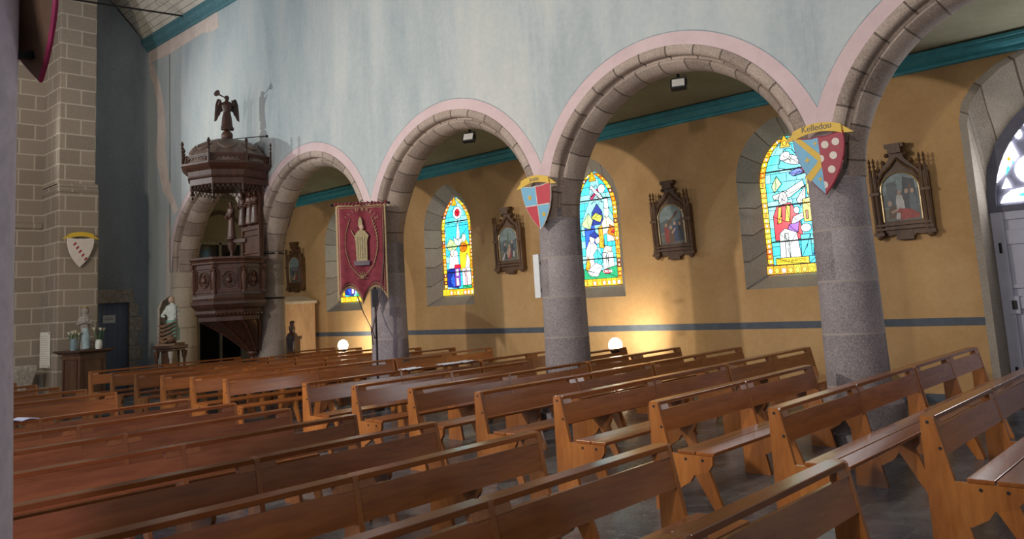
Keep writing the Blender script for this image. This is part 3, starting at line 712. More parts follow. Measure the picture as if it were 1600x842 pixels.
for i in sec:
    x = XA+D_*i
    lab = 'varnished bench in the arcade and side aisle, its row %s from the camera' % ordn(i, near_rows)
    if i in (4, 8, 0): place(pst, x, 1.16, 'short '+lab, 'benches reaching into the side aisle')
    else: place(psh, x, .62, lab, 'benches reaching into the side aisle')
rowsB = [i for i in range(0, 15) if i != 6]
for i in rowsB:
    x = XA+.03+D_*i
    place(pl, x, -6.65, 'reddish varnished bench left of the central passage, %s row counted back from the camera' % ordn(i, rowsB), 'benches left of the central passage')

# ================================================================== PULPIT
CX, CY = -12.6, -.95
ROT = math.radians(-27-22.5)
pu = empty('pulpit', (CX, CY, 0)); tag(pu, 'dark carved wooden pulpit with domed canopy fixed to a granite pillar', 'pulpit')
def facept(k, r, z, t=0, out=0):
    """point on octagon side k (centre normal), t along it"""
    a = ROT+PI/8+k*PI/4; ap = r*math.cos(PI/8)+out
    return (ap*math.cos(a)-t*math.sin(a), ap*math.sin(a)+t*math.cos(a), z)
R8 = .76
b = MB(); b.lathe([(R8*.96, 2.16), (R8*.96, 2.80)], 8, rot=ROT); b.build('tub', MT['dark_wood'], pu)
b = MB(); b.lathe([(R8*.97, 2.79), (R8*1.01, 2.81), (R8*1.01, 2.84), (R8*1.05, 2.88), (R8*1.10, 2.90), (R8*1.10, 2.94), (R8*.9, 2.945)], 8, rot=ROT); b.build('hand_rail', MT['dark_wood2'], pu)
b = MB(); b.lathe([(R8*.80, 1.62), (R8*.86, 1.64), (R8*.86, 1.72), (R8*.95, 1.80), (R8*.90, 1.86), (R8*1.00, 1.92), (R8*1.06, 1.98), (R8*1.06, 2.03), (R8*1.0, 2.06), (R8*1.02, 2.10), (R8*.97, 2.17)], 8, rot=ROT); b.build('cornice_base', MT['dark_wood'], pu)
b = MB()
for k in range(8):
    for t in [(-.24+.08*j) for j in range(7)]:
        p = facept(k, R8*.88, 1.78, t, .02); b.ball(p, .03, 6)
b.build('carved_bead_row', MT['dark_wood'], pu)
for k in range(8):
    b = MB(); w_ = .46; z0, z1 = 2.24, 2.72
    for (ta, za, tb, zb) in ((-w_/2, z0, w_/2, z0), (w_/2, z0, w_/2, z1), (w_/2, z1, -w_/2, z1), (-w_/2, z1, -w_/2, z0)):
        b.bar(facept(k, R8*.96, za, ta, .012), facept(k, R8*.96, zb, tb, .012), .03, .03)
    for (ta, za, tb, zb) in ((-.18, 2.29, .18, 2.29), (.18, 2.29, .18, 2.67), (.18, 2.67, -.18, 2.67), (-.18, 2.67, -.18, 2.29)):
        b.bar(facept(k, R8*.96, za, ta, .006), facept(k, R8*.96, zb, tb, .006), .012, .02)
    b.build('panel_frame', MT['dark_wood2'], pu)
    b = MB(); pts = [facept(k, R8*.96, 2.48+.16*math.sin(2*PI*j/24), .135*math.cos(2*PI*j/24), .012) for j in range(25)]
    b.tube(pts, .014, 6); pts = [facept(k, R8*.96, 2.48+.12*math.sin(2*PI*j/24), .10*math.cos(2*PI*j/24), .010) for j in range(25)]; b.tube(pts, .008, 6)
    b.ball(facept(k, R8*.96, 2.47, 0, .0), .065, 10, sz=1.2); b.ball(facept(k, R8*.96, 2.57, 0.01, .012), .032, 8)
    b.build('medallion', MT['dark_wood2'], pu)
    a = ROT+k*PI/4; cx_, cy_ = R8*.985*math.cos(a), R8*.985*math.sin(a)
    b = MB(); b.lathe([(.045, 2.20), (.045, 2.26), (.028, 2.28), (.038, 2.42), (.05, 2.52), (.045, 2.62), (.02, 2.66)], 8, (cx_, cy_, 0)); b.ball((cx_, cy_, 2.68), .034, 8); b.box(cx_-.045, cx_+.045, cy_-.045, cy_+.045, 2.72, 2.79)
    b.build('carved_figure', MT['dark_wood2'], pu, smooth=40)
# console sweeping back to the pillar
b = MB(); rows = []
end = Vector((-12.55-CX, -.45-CY, .95))
for j in range(15):
    t = j/14; rad = R8*.82*(1-t)**1.15*.9+.10*t+.04; c_ = Vector((0, 0, 1.64)).lerp(end, t**.75); c_.z = 1.64-.66*t
    rows.append([(c_.x+rad*math.cos(ROT+2*PI*k/16), c_.y+rad*math.sin(ROT+2*PI*k/16), c_.z) for k in range(17)])
b.grid(rows); b.build('console', MT['dark_wood'], pu, smooth=40)
b = MB()
for k in range(8):
    pts = []
    for j in range(15):
        t = j/14; rad = R8*.82*(1-t)**1.15*.9+.10*t+.055; c_ = Vector((0, 0, 1.64)).lerp(end, t**.75); c_.z = 1.64-.66*t
        pts.append((c_.x+rad*math.cos(ROT+2*PI*k/8), c_.y+rad*math.sin(ROT+2*PI*k/8), c_.z))
    b.tube(pts, .022, 6)
b.lathe([(.13, .98), (.17, 1.02), (.13, 1.06)], 10, (end.x, end.y, 0)); b.lathe([(.02, .70), (.07, .78), (.05, .84), (.12, .92), (.10, .98)], 10, (end.x, end.y, 0))
b.build('console_rib', MT['dark_wood2'], pu, smooth=40)
# foot of the pulpit behind the benches and stair newel
# back board on the pillar with two carved figures
b = MB(); b.box(-.30, .42, .52, .60, 2.85, 4.50)
b.bar((-.30, .50, 2.9), (-.30, .50, 4.45), .06); b.bar((.42, .50, 2.9), (.42, .50, 4.45), .06); b.box(-.28, .40, .48, .54, 3.55, 3.66); b.box(-.25, .37, .49, .53, 3.04, 3.08); b.box(-.25, .37, .49, .53, 3.42, 3.46)
b.build('back_board', MT['dark_wood2'], pu, bevel=.006)
def robed(b, x, y, z, h, m=0, wid=.22, lean=0):
    """robed standing figure as overlapping forms, z = feet"""
    s = h
    b.lathe([(wid*.50*s, 0), (wid*.55*s, .04*s), (wid*.42*s, .35*s), (wid*.36*s, .52*s), (wid*.52*s, .72*s), (wid*.50*s, .80*s), (wid*.18*s, .85*s), (wid*.15*s, .88*s)], 14, (x, y, z), 0, m, 1, .72, rfun=lambda a, q: 1+.07*math.sin(6*a))
    b.ball((x, y-.01*s, z+.93*s), .062*s, 12, m, .85, .95, 1.2)
    return b
for fx, fz in ((-.20, 3.66), (.12, 3.66), (.34, 3.66)):
    b = MB(); robed(b, fx, .44, fz, .74, wid=.30); b.tube([(fx-.10, .44, fz+.56), (fx-.13, .38, fz+.42), (fx, .33, fz+.40)], .03); b.tube([(fx+.10, .44, fz+.56), (fx+.12, .38, fz+.44), (fx+.02, .33, fz+.46)], .03)
    o = b.build('relief_figure', MT['dark_wood2'], pu); remesh(o, .014)
b = MB(); robed(b, -.50, .34, 3.42, .82, wid=.26); b.tube([(-.60, .34, 4.05), (-.66, .28, 3.9), (-.50, .22, 3.86)], .03); b.tube([(-.40, .34, 4.05), (-.40, .26, 3.9), (-.50, .20, 3.92)], .03)
o = b.build('corner_figure', MT['dark_wood2'], pu); remesh(o, .014)
b = MB(); b.lathe([(.02, -.45), (.05, -.38), (.03, -.30), (.08, -.2), (.10, -.08), (.06, -.04), (.12, 0), (.12, .03)], 10, (-.50, .34, 3.40)); b.bar((-.5, .34, 3.36), (-.2, .52, 3.36), .08); b.build('figure_bracket', MT['dark_wood2'], pu, smooth=40)
# canopy
RC = .97
b = MB(); b.lathe([(RC*.80, 4.44), (RC*.83, 4.46), (RC*.83, 4.58), (RC*.88, 4.60), (RC*.86, 4.64), (RC*.88, 4.74), (RC*.96, 4.80), (RC*1.02, 4.86), (RC*1.02, 4.90), (RC*.97, 4.91), (RC*.7, 4.92)], 8, rot=ROT); b.build('canopy_cornice', MT['dark_wood2'], pu)
b = MB(); b.lathe([(RC*.93, 4.90), (RC*.93, 5.06), (RC*.90, 5.06), (RC*.90, 4.90)], 8, rot=ROT, cap=False)
for k in range(8):
    for t in [(-.27+.09*j) for j in range(7)]:
        pts = [facept(k, RC*.93, 4.98+.045*math.sin(2*PI*j/10), t+.04*math.cos(2*PI*j/10), .008) for j in range(11)]; b.tube(pts, .009, 5)
    b.bar(facept(k, RC*.93, 5.065, -.36), facept(k, RC*.93, 5.065, .36), .03)
b.build('cresting', MT['dark_wood2'], pu)
b = MB(); b.lathe([(RC*.92, 4.92), (RC*.89, 5.02), (RC*.83, 5.14), (RC*.74, 5.26), (RC*.62, 5.37), (RC*.46, 5.45), (RC*.28, 5.50), (RC*.10, 5.52)], 32, rot=ROT, rfun=lambda a, z: 1-.035*abs(math.sin(4*(a-ROT))))
b.build('dome', MT['dome'], pu, smooth=40)
b = MB()
for k in range(8):
    a = ROT+PI/8+k*PI/4
    for sg in (-1,):
        pts = []
        for j in range(11):
            t = -1+.2*j; aa = a+t*.30; z = 5.34-.13*(1-t*t); rr_ = RC*(.66+.10*(5.34-z)/.13)+.01
            pts.append((rr_*math.cos(aa), rr_*math.sin(aa), z))
        b.tube(pts, [.014+.022*(1-abs(-1+.2*j)) for j in range(11)], 6)
b.build('swag', MT['dome'], pu, smooth=50)
for k in range(8):
    a = ROT+k*PI/4; x, y = RC*.99*math.cos(a), RC*.99*math.sin(a)
    b = MB(); b.box(x-.02, x+.02, y-.02, y+.02, 4.88, 5.16); b.lathe([(.016, 5.14), (.034, 5.17), (.014, 5.20), (.036, 5.25), (.014, 5.28), (.038, 5.32), (.02, 5.37), (.004, 5.39)], 8, (x, y, 0)); b.build('finial', MT['dark_wood'], pu, smooth=40)
    x, y = RC*.80*math.cos(a), RC*.80*math.sin(a)
    b = MB(); b.lathe([(.01, 4.24), (.03, 4.27), (.016, 4.32), (.03, 4.36), (.03, 4.46)], 8, (x, y, 0)); b.build('pendant', MT['dark_wood'], pu, smooth=40)
b = MB()
for k in range(8):
    for j in range(6):
        t = -.25+.1*j
        p0 = facept(k, RC*.80, 4.45, t-.05); p1 = facept(k, RC*.80, 4.45, t+.05); pm = facept(k, RC*.80, 4.36, t)
        b.tube([p0, (p0[0]*.5+pm[0]*.5, p0[1]*.5+pm[1]*.5, 4.385), pm, (p1[0]*.5+pm[0]*.5, p1[1]*.5+pm[1]*.5, 4.385), p1], .009, 5); b.ball((pm[0], pm[1], 4.345), .018, 6)
b.build('lace_fringe', MT['dark_wood'], pu)
b = MB(); b.box(-.25, .62, .35, .62, 4.46, 4.86); b.build('canopy_arm', MT['dark_wood'], pu, bevel=.01)
b = MB(); b.tube([(.15, .1, 5.52), (.55, .58, 5.56), (.63, .615, 5.52)], .010, 6); b.ball((.6, .60, 5.55), .03, 6); b.build('stay_rod', MT['iron'], pu)
b = MB(); b.ball((0, 0, 5.60), .122, 18); b.build('globe', MT['dark_wood2'], pu, smooth=60)
# iron straps on the pillar
for z in (3.03, 2.06):
    b = MB(); b.lathe([(.328, z-.02), (.334, z-.018), (.334, z+.018), (.328, z+.02)], 32, (PX[3]-CX, -CY, 0), cap=False); b.build('iron_strap', MT['iron'], pu, smooth=40)
# angel on the canopy
an = empty('angel_statue', (CX, CY, 5.726), math.radians(63)); tag(an, 'small dark wooden angel blowing a trumpet on top of the pulpit canopy', 'statue')
b = MB()
b.lathe([(.11, 0), (.135, .02), (.115, .12), (.10, .28), (.075, .40), (.10, .48), (.115, .56), (.09, .62), (.035, .65), (.03, .68)], 16, (0, 0, 0), 0, 0, 1, .75, rfun=lambda a, z: 1+.06*math.sin(5*a)*max(0, .45-z)*2)
b.ball((0, -.01, .71), .055, 12, 0, .9, 1, 1.15); b.ball((.0, .015, .725), .058, 10)
b.tube([(.09, 0, .59), (.15, -.06, .55), (.10, -.12, .64)], [.035, .028, .02]); b.tube([(-.09, 0, .59), (-.17, -.06, .55), (-.12, -.12, .65)], [.035, .028, .02])
b.ball((-.03, .0, .03), .05, 8); b.ball((.10, 0, .03), .05, 8)
o = b.build('angel_body', MT['dark_wood2'], an); remesh(o, .012)
for s in (-1, 1):
    b = MB(); ol = [(s*.04, .52), (s*.10, .64), (s*.15, .71), (s*.20, .70), (s*.235, .58), (s*.25, .40), (s*.26, .20), (s*.21, .23), (s*.16, .34), (s*.12, .42), (s*.05, .46)]
    b.prism(ol, .05, .085)
    for j in range(4): b.bar((s*(.11+.03*j), .04, .60-.02*j), (s*(.15+.026*j), .045, .34-.02*j), .018, .02)
    b.build('wing', MT['dark_wood'], an, bevel=.01)
b = MB(); b.tube([(0, -.06, .70), (-.09, -.12, .725), (-.15, -.17, .745)], [.012, .013, .018]); b.tube([(-.15, -.17, .745), (-.18, -.21, .755), (-.20, -.235, .762)], [.02, .05, .075], 12); b.build('trumpet', MT['dark_wood'], an, smooth=40)

# ================================================================== STATIONS OF THE CROSS
def station(x, label, scene):
    root = empty('station_plaque', (x, W-.005, 2.33)); root.rotation_euler = (math.radians(2.5), 0, 0); tag(root, label, 'wall plaque', 'carved station plaques along the aisle wall')
    f = MB()
    ol = [(-.40, .04), (-.30, .0), (-.14, .02), (-.10, -.06), (.10, -.06), (.14, .02), (.30, .0), (.40, .04), (.40, .88), (.31, .90), (.20, 1.02), (.11, 1.12), (.08, 1.26), (.13, 1.30), (.13, 1.34), (-.13, 1.34), (-.13, 1.30), (-.08, 1.26), (-.11, 1.12), (-.20, 1.02), (-.31, .90), (-.40, .88)]
    f.prism(ol, -.07, 0); f.build('frame_back', MT['frame'], root, bevel=.006)
    f = MB()
    for s in (-1, 1):
        for dx in (.315, .375):
            f.lathe([(.036, .06), (.036, .12), (.027, .14), (.027, .60), (.036, .62), (.036, .66), (.025, .68), (.024, .96), (.028, .98), (.01, 1.02), (.026, 1.05), (.01, 1.08), (.024, 1.11), (.004, 1.17)], 8, (s*dx, -.095, 0))
        f.box(s*.345-.06, s*.345+.06, -.10, -.05, .05, .90); f.box(s*.345-.075, s*.345+.075, -.14, -.06, .02, .07); f.box(s*.345-.07, s*.345+.07, -.13, -.06, .62, .66)
    f.build('pinnacle', MT['frame'], root, smooth=40)
    f = MB(); f.box(-.40, .40, -.13, -.06, .10, .13); f.box(-.38, .38, -.12, -.06, .16, .19); f.box(-.12, .12, -.12, -.04, -.05, .0); f.box(-.09, .09, -.13, -.04, 1.20, 1.34); f.box(-.13, .13, -.12, -.03, 1.28, 1.34); f.box(-.02, .02, -.068, -.05, .10, 1.3)
    for s in (-1, 1):
        for p in ((.27, .98), (.19, 1.08), (.13, 1.18)): f.ball((s*p[0], -.06, p[1]), .035, 8)
        f.lathe([(.02, .0), (.05, .03), (.05, .06)], 8, (s*.345, -.09, -.04))
    f.build('carved_moulding', MT['frame'], root, smooth=40)
    arch = [(-.25, .22), (-.25, .68)]+[(-.25*math.cos(PI*k/12), .68+.24*math.sin(PI*k/12)) for k in range(1, 12)]+[(.25, .68), (.25, .22)]
    f = MB(); i = f.add([(a, -.074, c_) for a, c_ in arch]); f.face(range(i, i+len(arch)), 0)
    keys = list(PT.keys())
    for j, (poly, colr) in enumerate(scene):
        ar = sum(poly[i][0]*poly[(i+1) % len(poly)][1]-poly[(i+1) % len(poly)][0]*poly[i][1] for i in range(len(poly)))
        if ar < 0: poly = poly[::-1]
        i = f.add([(a, -.0745-.0004*j, c_) for a, c_ in poly]); f.face(range(i, i+len(poly)), keys.index(colr))
    f.build('painting', [PT[k] for k in keys], root)
    f = MB(); f.tube([(a*1.05, -.085, c_+.0) for a, c_ in arch], .014, 6); f.build('gilt_edge', MT['gilt'], root)
    og = [(-.27, .70), (-.25, .82), (-.19, .93), (-.09, 1.01), (0, 1.12), (.09, 1.01), (.19, .93), (.25, .82), (.27, .70)]
    f = MB(); f.tube([(a*1.08, -.09, c_) for a, c_ in og], .02, 6); f.build('ogee_moulding', MT['frame'], root)
    return root
def person(x, z, h, col, head='flesh', lean=0):
    return [([(x-.05, z), (x-.055+lean*.3, z+h*.45), (x-.035+lean, z+h*.78), (x+.035+lean, z+h*.78), (x+.055+lean*.3, z+h*.45), (x+.06, z)], col), (ell(x+lean*1.1, z+h*.88, .026, .036, 8), head)]
base1 = [([(-.25, .22), (.25, .22), (.25, .42), (.1, .46), (-.25, .40)], 'ground'), ([(-.25, .60), (-.1, .66), (.1, .62), (.25, .68), (.25, .44), (-.25, .42)], 'city')]
st_a = base1+[([(-.16, .52), (.12, .80), (.15, .77), (-.12, .49)], 'brown'), ([(.16, .42), (.2, .85), (.24, .42)], 'brown')]+person(-.10, .24, .36, 'red', lean=-.02)+person(.06, .26, .36, 'blue')+person(.16, .27, .34, 'dark')+person(-.02, .25, .30, 'brown')+[([(-.02, .42), (.06, .50), (.08, .48), (0, .39)], 'flesh')]
st_b = base1+[([(-.20, .50), (-.18, .78), (-.05, .80), (-.02, .50)], 'city'), ([(.0, .45), (.05, .85), (.2, .8), (.22, .42)], 'dark'), ([(-.02, .50), (.14, .74), (.16, .72), (.02, .48)], 'brown')]+person(.08, .34, .34, 'dark')+person(.16, .32, .36, 'city')+person(-.02, .36, .30, 'white')+[([(-.12, .28), (-.04, .40), (.12, .38), (.23, .30), (.22, .25), (-.05, .23)], 'red'), ([(-.20, .26), (-.18, .42), (-.10, .44), (-.06, .30)], 'brown'), (ell(-.16, .48, .035, .04, 8), 'flesh'), ([(-.16, .36), (-.06, .40), (-.06, .37), (-.14, .33)], 'flesh'), ([(-.10, .25), (-.08, .34), (-.03, .33), (-.04, .24)], 'white')]
st_c = base1+[([(-.05, .45), (-.02, .80), (.02, .80), (.03, .45)], 'green')]+person(-.10, .26, .34, 'dark')+person(.10, .28, .36, 'dark')+person(.0, .26, .30, 'red', lean=.02)+[([(-.08, .40), (.02, .50), (.06, .46), (.0, .30), (-.04, .28)], 'flesh'), ([(.10, .3), (.12, .42), (.16, .40), (.15, .28)], 'white'), ([(-.22, .24), (-.12, .40), (-.10, .38), (-.16, .24)], 'white')]
st_d = base1+person(-.06, .26, .36, 'dark')+person(.08, .26, .36, 'brown')+[([(-.12, .30), (.0, .48), (.03, .44), (-.02, .28)], 'flesh'), ([(.02, .3), (.1, .44), (.12, .4), (.08, .28)], 'red')]
station(-4.09, 'carved wooden plaque with a painted panel, between the two middle stained glass windows', st_a)
station(-.24, 'carved wooden plaque whose painting shows a fallen figure in red, right of the nearest pillar', st_b)
station(-8.08, 'carved wooden plaque with a painted panel, left of the quartered shield and its pillar', st_c)
station(-16.35, 'shadowed carved plaque in the far aisle, above the pale cabinet beside the pulpit', st_d)

# ================================================================== SHIELDS
def shield_outline(w_, h_, n_=10):
    L = [(-w_/2, h_), (-w_*.30, h_*.965), (-w_*.12, h_*.945), (0, h_*.96), (w_*.12, h_*.945), (w_*.30, h_*.965), (w_/2, h_)]
    for k in range(1, n_+1):
        t = k/n_; L.append((w_/2*(1-t**2.3)*(1 if t < 1 else 0), h_*(1-t)))
    for k in range(n_-1, 0, -1):
        t = k/n_; L.append((-w_/2*(1-t**2.3), h_*(1-t)))
    return L
def clip(poly, fn):
    out = []
    for i in range(len(poly)):
        a, b_ = poly[i], poly[(i+1) % len(poly)]; fa, fb = fn(a), fn(b_)
        if fa >= 0: out.append(a)
        if (fa >= 0) != (fb >= 0):
            t = fa/(fa-fb); out.append((a[0]+(b_[0]-a[0])*t, a[1]+(b_[1]-a[1])*t))
    return out
def half(ax, az, c): return lambda p: ax*p[0]+az*p[1]-c
def plate(b, poly, y, m, th=.004):
    if len(poly) < 3: return
    ar = sum(poly[i][0]*poly[(i+1) % len(poly)][1]-poly[(i+1) % len(poly)][0]*poly[i][1] for i in range(len(poly)))
    if ar < 0: poly = poly[::-1]
    b.prism(poly, y-th, y, 'y', m)
def scroll(root, w_, z, word, mt='s_yellow', size=.085):
    b = MB(); rows = [[], [], [], []]
    for k in range(13):
        t = -1+k/6; x = t*w_/2; zz = z+.055*(1-t*t)
        rows[0].append((x, -.03, zz-.05)); rows[1].append((x, -.03, zz+.05)); rows[2].append((x, -.015, zz+.05)); rows[3].append((x, -.015, zz-.05))
    b.grid(rows+[rows[0]])
    for s in (-1, 1): b.prism([(s*w_/2, z-.05), (s*w_/2, z+.035), (s*(w_/2+.12), z-.06)][::s], -.012, 0)
    o = b.build('scroll', MT[mt], root)
    if word: text('lettering', word, size, MT['ink'], o, (0, -.033, z+.025), (PI/2, 0, 0), .001, shear=.1, sx=.95)
    return o
def make_shield(name_label, loc, rx, rz, kind, word):
    root = empty('wall_shield', loc); root.rotation_euler = (rx, 0, rz); tag(root, name_label, 'shield')
    W_, H_ = .56, .66; ol = shield_outline(W_, H_); b = MB(); mats = [MT['s_back'], MT['s_blue'], MT['s_red'], MT['s_yellow'], MT['s_white'], MT['s_dred'], MT['s_rim']]
    plate(b, ol, 0, 0, .02); b.build('shield_board', mats, root)
    b = MB(); y = -.021
    if kind == 'quarter':
        zc = H_*.54
        for sx, sz, m_ in ((-1, 1, 1), (1, 1, 2), (-1, -1, 2), (1, -1, 1)):
            p = clip(clip(ol, half(sx, 0, .0)), half(0, sz, sz*zc)); plate(b, p, y, m_)
        pl_ = clip(clip(ol, half(1, 0, -.006)), half(-1, 0, -.006)); plate(b, pl_, y-.004, 4, .002)
        pl_ = clip(clip(ol, half(0, 1, zc-.007)), half(0, -1, -zc-.007)); plate(b, pl_, y-.004, 4, .002)
        for fx, fz in ((-.13, .48), (.10, .21)):
            for k in range(5): plate(b, ell(fx+.02*math.cos(k*2*PI/5+.3), fz+.022*math.sin(k*2*PI/5+.3), .016, .016, 8), y-.004, 3, .003)
    elif kind == 'party':
        plate(b, clip(ol, half(-1, 0, .0)), y, 1); plate(b, clip(ol, half(1, 0, 0)), y, 5)
        lf = clip(ol, half(-1, 0, 0))
        plate(b, [(-.275, .655), (-.19, .645), (0, .445), (0, .345), (-.03, .37)], y-.004, 3, .003)
        plate(b, [(0, .40), (0, .30), (-.145, .155), (-.195, .215)], y-.0045, 3, .003)
        for fx, fz, r_ in ((-.15, .40, .04), (-.035, .57, .03), (-.035, .17, .03)):
            st = [(fx+(r_ if k % 2 == 0 else r_*.35)*math.sin(k*PI/4), fz+(r_ if k % 2 == 0 else r_*.35)*math.cos(k*PI/4)) for k in range(8)]; plate(b, st, y-.004, 3, .003)
        for fx, fz in ((.07, .54), (.19, .555), (.145, .41), (.105, .26)): plate(b, ell(fx, fz, .042, .042, 16), y-.004, 4, .003)
        for fx, fz in ((.0, .395), (.0, .10)): plate(b, clip(ell(fx, fz, .042, .042, 16), half(1, 0, 0.001)), y-.004, 4, .003)
    elif kind == 'white':
        plate(b, ol, y, 4)
        for k in range(5):
            c_ = (-.13+.06*k, .52-.085*k); plate(b, [(c_[0]-.035, c_[1]-.012), (c_[0]+.015, c_[1]+.045), (c_[0]+.04, c_[1]+.015), (c_[0]-.01, c_[1]-.042)], y-.004, 5, .003)
    else:
        plate(b, ol, y, 2)
    b.build('heraldic_face', mats, root)
    b = MB(); b.tube([(x, -.012, z) for x, z in ol]+[(ol[0][0], -.012, ol[0][1])], .012, 6); b.build('shield_rim', MT['s_rim'] if kind == 'plain' else MT['s_white'] if kind != 'party' else MT['s_dred'], root)
    b = MB(); b.bar((0, .0, .10), (0, .12, .10), .03); b.bar((0, 0, .50), (0, .30, .45), .03); b.build('bracket', MT['iron'], root)
    if kind != 'plain': scroll(root, W_*.98, H_+.03, word, size=.10 if kind == 'party' else .09)
    return root
make_shield('tilted shield, half blue with a yellow cross and half dark red with white discs', (.045, -.44, 2.71), math.radians(6), 0, 'party', 'Kelledou')
make_shield('quartered blue and red shield with a yellow scroll on the middle pillar', (-4.19, -.42, 2.74), math.radians(6), 0, 'quarter', 'Jestin')
make_shield('white shield with a diagonal row of dark red squares on the masonry at the back', (-16.22, -2.68, 3.03), math.radians(5), PI/2, 'white', ' ')
make_shield('red rimmed shield seen from behind, hanging on the near left pillar', (.05, -8.32, 2.74), math.radians(-14), PI+.25, 'plain', '')

# ================================================================== PROCESSIONAL BANNER
bn = empty('processional_banner', (-8.08, -.80, 0), math.radians(48)); tag(bn, 'crimson velvet banner with gold border and embroidered saint, standing before a pillar', 'banner')
def bwave(x, z): return .022*math.sin(x*9+1)+.012*math.sin(x*23)
BW, BZ0, BZ1 = .44, 1.83, 3.56
def bottom(x):
    t = (x+BW)/(2*BW)
    return BZ0+.26*abs(math.sin(t*PI*2))**.75 - .03*math.exp(-((t-.5)/.1)**2)
N = 44
def cloth(m_, inset, name, mt, y, hem=0):
    b = MB(); rows = []
    for j in range(25):
        row = []
        for k in range(N+1):
            x = -BW+inset+(2*BW-2*inset)*k/N; z0 = bottom(x)+inset*1.3; z1 = BZ1-inset
            z = z0+(z1-z0)*j/24; row.append((x, y+bwave(x, z), z))
        rows.append(row)
    b.grid(rows); o = b.build(name, mt, bn, smooth=60)
    sd = o.modifiers.new('solid', 'SOLIDIFY'); sd.thickness = .004
    return o
cloth(0, 0, 'braid_border', MT['braid'], 0); cloth(0, .035, 'velvet_cloth', MT['velvet'], -.006); cloth(0, .055, 'inner_braid', MT['braid'], -.011); cloth(0, .067, 'velvet_field', MT['velvet'], -.016)
b = MB(); b.tube([(-BW-.05, .01, BZ1+.01), (0, .01, BZ1+.03), (BW+.05, .01, BZ1+.01)], .014); b.ball((-BW-.06, .01, BZ1+.01), .028, 8); b.ball((BW+.06, .01, BZ1+.01), .028, 8); b.build('cross_bar', MT['iron'], bn, smooth=40)
b = MB()
for k in range(15): b.ball((-BW+2*BW*k/14, -.01, BZ1+.015+.01*math.sin(k*2.3)), .03, 6)
b.build('valance', MT['velvet'], bn, smooth=60)
b = MB(); b.tube([(.20, .05, 0), (.20, .05, BZ1+.06)], .018); b.lathe([(.10, 0), (.10, .03), (.03, .06), (.03, .3)], 12, (.20, .05, 0)); b.build('pole', MT['iron'], bn, smooth=40)
b = MB(); b.box(.15, .25, .02, .08, 1.74, 2.05); b.build('pole_socket', MT['iron'], bn)
b = MB(); b.tube([(.42, .0, 3.5), (.38, -.05, 2.6), (.30, -.06, 1.95), (.14, -.04, 1.35), (.18, .0, 1.2)], .010, 6); b.tube([(-.10, -.03, 1.95), (.0, -.04, 1.65), (.12, -.04, 1.40), (.14, .0, 1.1)], .010, 6); b.build('cord', MT['dark_wood'], bn)
b = MB(); b.prism([(-.13, 2.48), (.13, 2.48), (.14, 2.56), (-.14, 2.56)], -.06, -.045, 'y', 1)
b.prism([(-.09, 2.56), (-.10, 2.9), (-.12, 3.0), (-.06, 3.08), (0, 3.12), (.07, 3.08), (.13, 3.0), (.10, 2.9), (.10, 2.56)], -.058, -.044, 'y', 0)
b.ball((.01, -.05, 3.15), .04, 10, 2, 1, .4, 1.2); b.prism([(-.05, 3.16), (-.04, 3.28), (-.01, 3.34), (.02, 3.28), (.03, 3.18)], -.05, -.04, 'y', 0); b.bar((-.12, -.055, 3.0), (-.17, -.055, 3.10), .025, .01)
for k in range(4): b.bar((-.06+.04*k, -.060, 2.6), (-.06+.04*k, -.060, 2.98), .006, .004, 1)
b.build('embroidered_saint', [MT['robe'], MT['brown'] if 'brown' in MT else MT['dark_wood'], MT['skin']], bn)
b = MB()
for s in (-1, 1):
    for k in range(16):
        t = k/15; x = s*(.19+.09*math.sin(t*PI)); z = 2.45+.85*t
        b.prism([(x-.018, z), (x+s*.01, z+.012), (x+.02, z+.035), (x-.004, z+.02)], -.050, -.040, 'y')
for s in (-1, 1): b.tube([(s*(.19+.09*math.sin(k/15*PI)), -.045, 2.45+.85*k/15) for k in range(16)]+[], .005, 5)
b.tube([(-.19, -.045, 2.47), (-.1, -.045, 2.36), (0, -.045, 2.26), (.1, -.045, 2.36), (.19, -.045, 2.47)], .006, 5)
for k in range(7):
    a = PI*.5+(k-3)*.5; b.bar((0, -.045, 2.25), (.09*math.cos(a), -.045, 2.25+.13*math.sin(a)), .008, .006)
b.build('embroidered_garland', MT['braid'], bn)
for i, ch in enumerate('ILIN'): 
    a = math.radians(150-16*i); text('lettering', ch, .075, MT['braid'], bn, (.27*math.cos(a), -.055, 3.20+.24*math.sin(a)), (PI/2, -(a-PI/2), 0), .002)
for i, ch in enumerate('BREIZ'):
    a = math.radians(84-15*i); text('lettering', ch, .085, MT['braid'], bn, (.27*math.cos(a), -.055, 3.20+.24*math.sin(a)), (PI/2, -(a-PI/2), 0), .002)

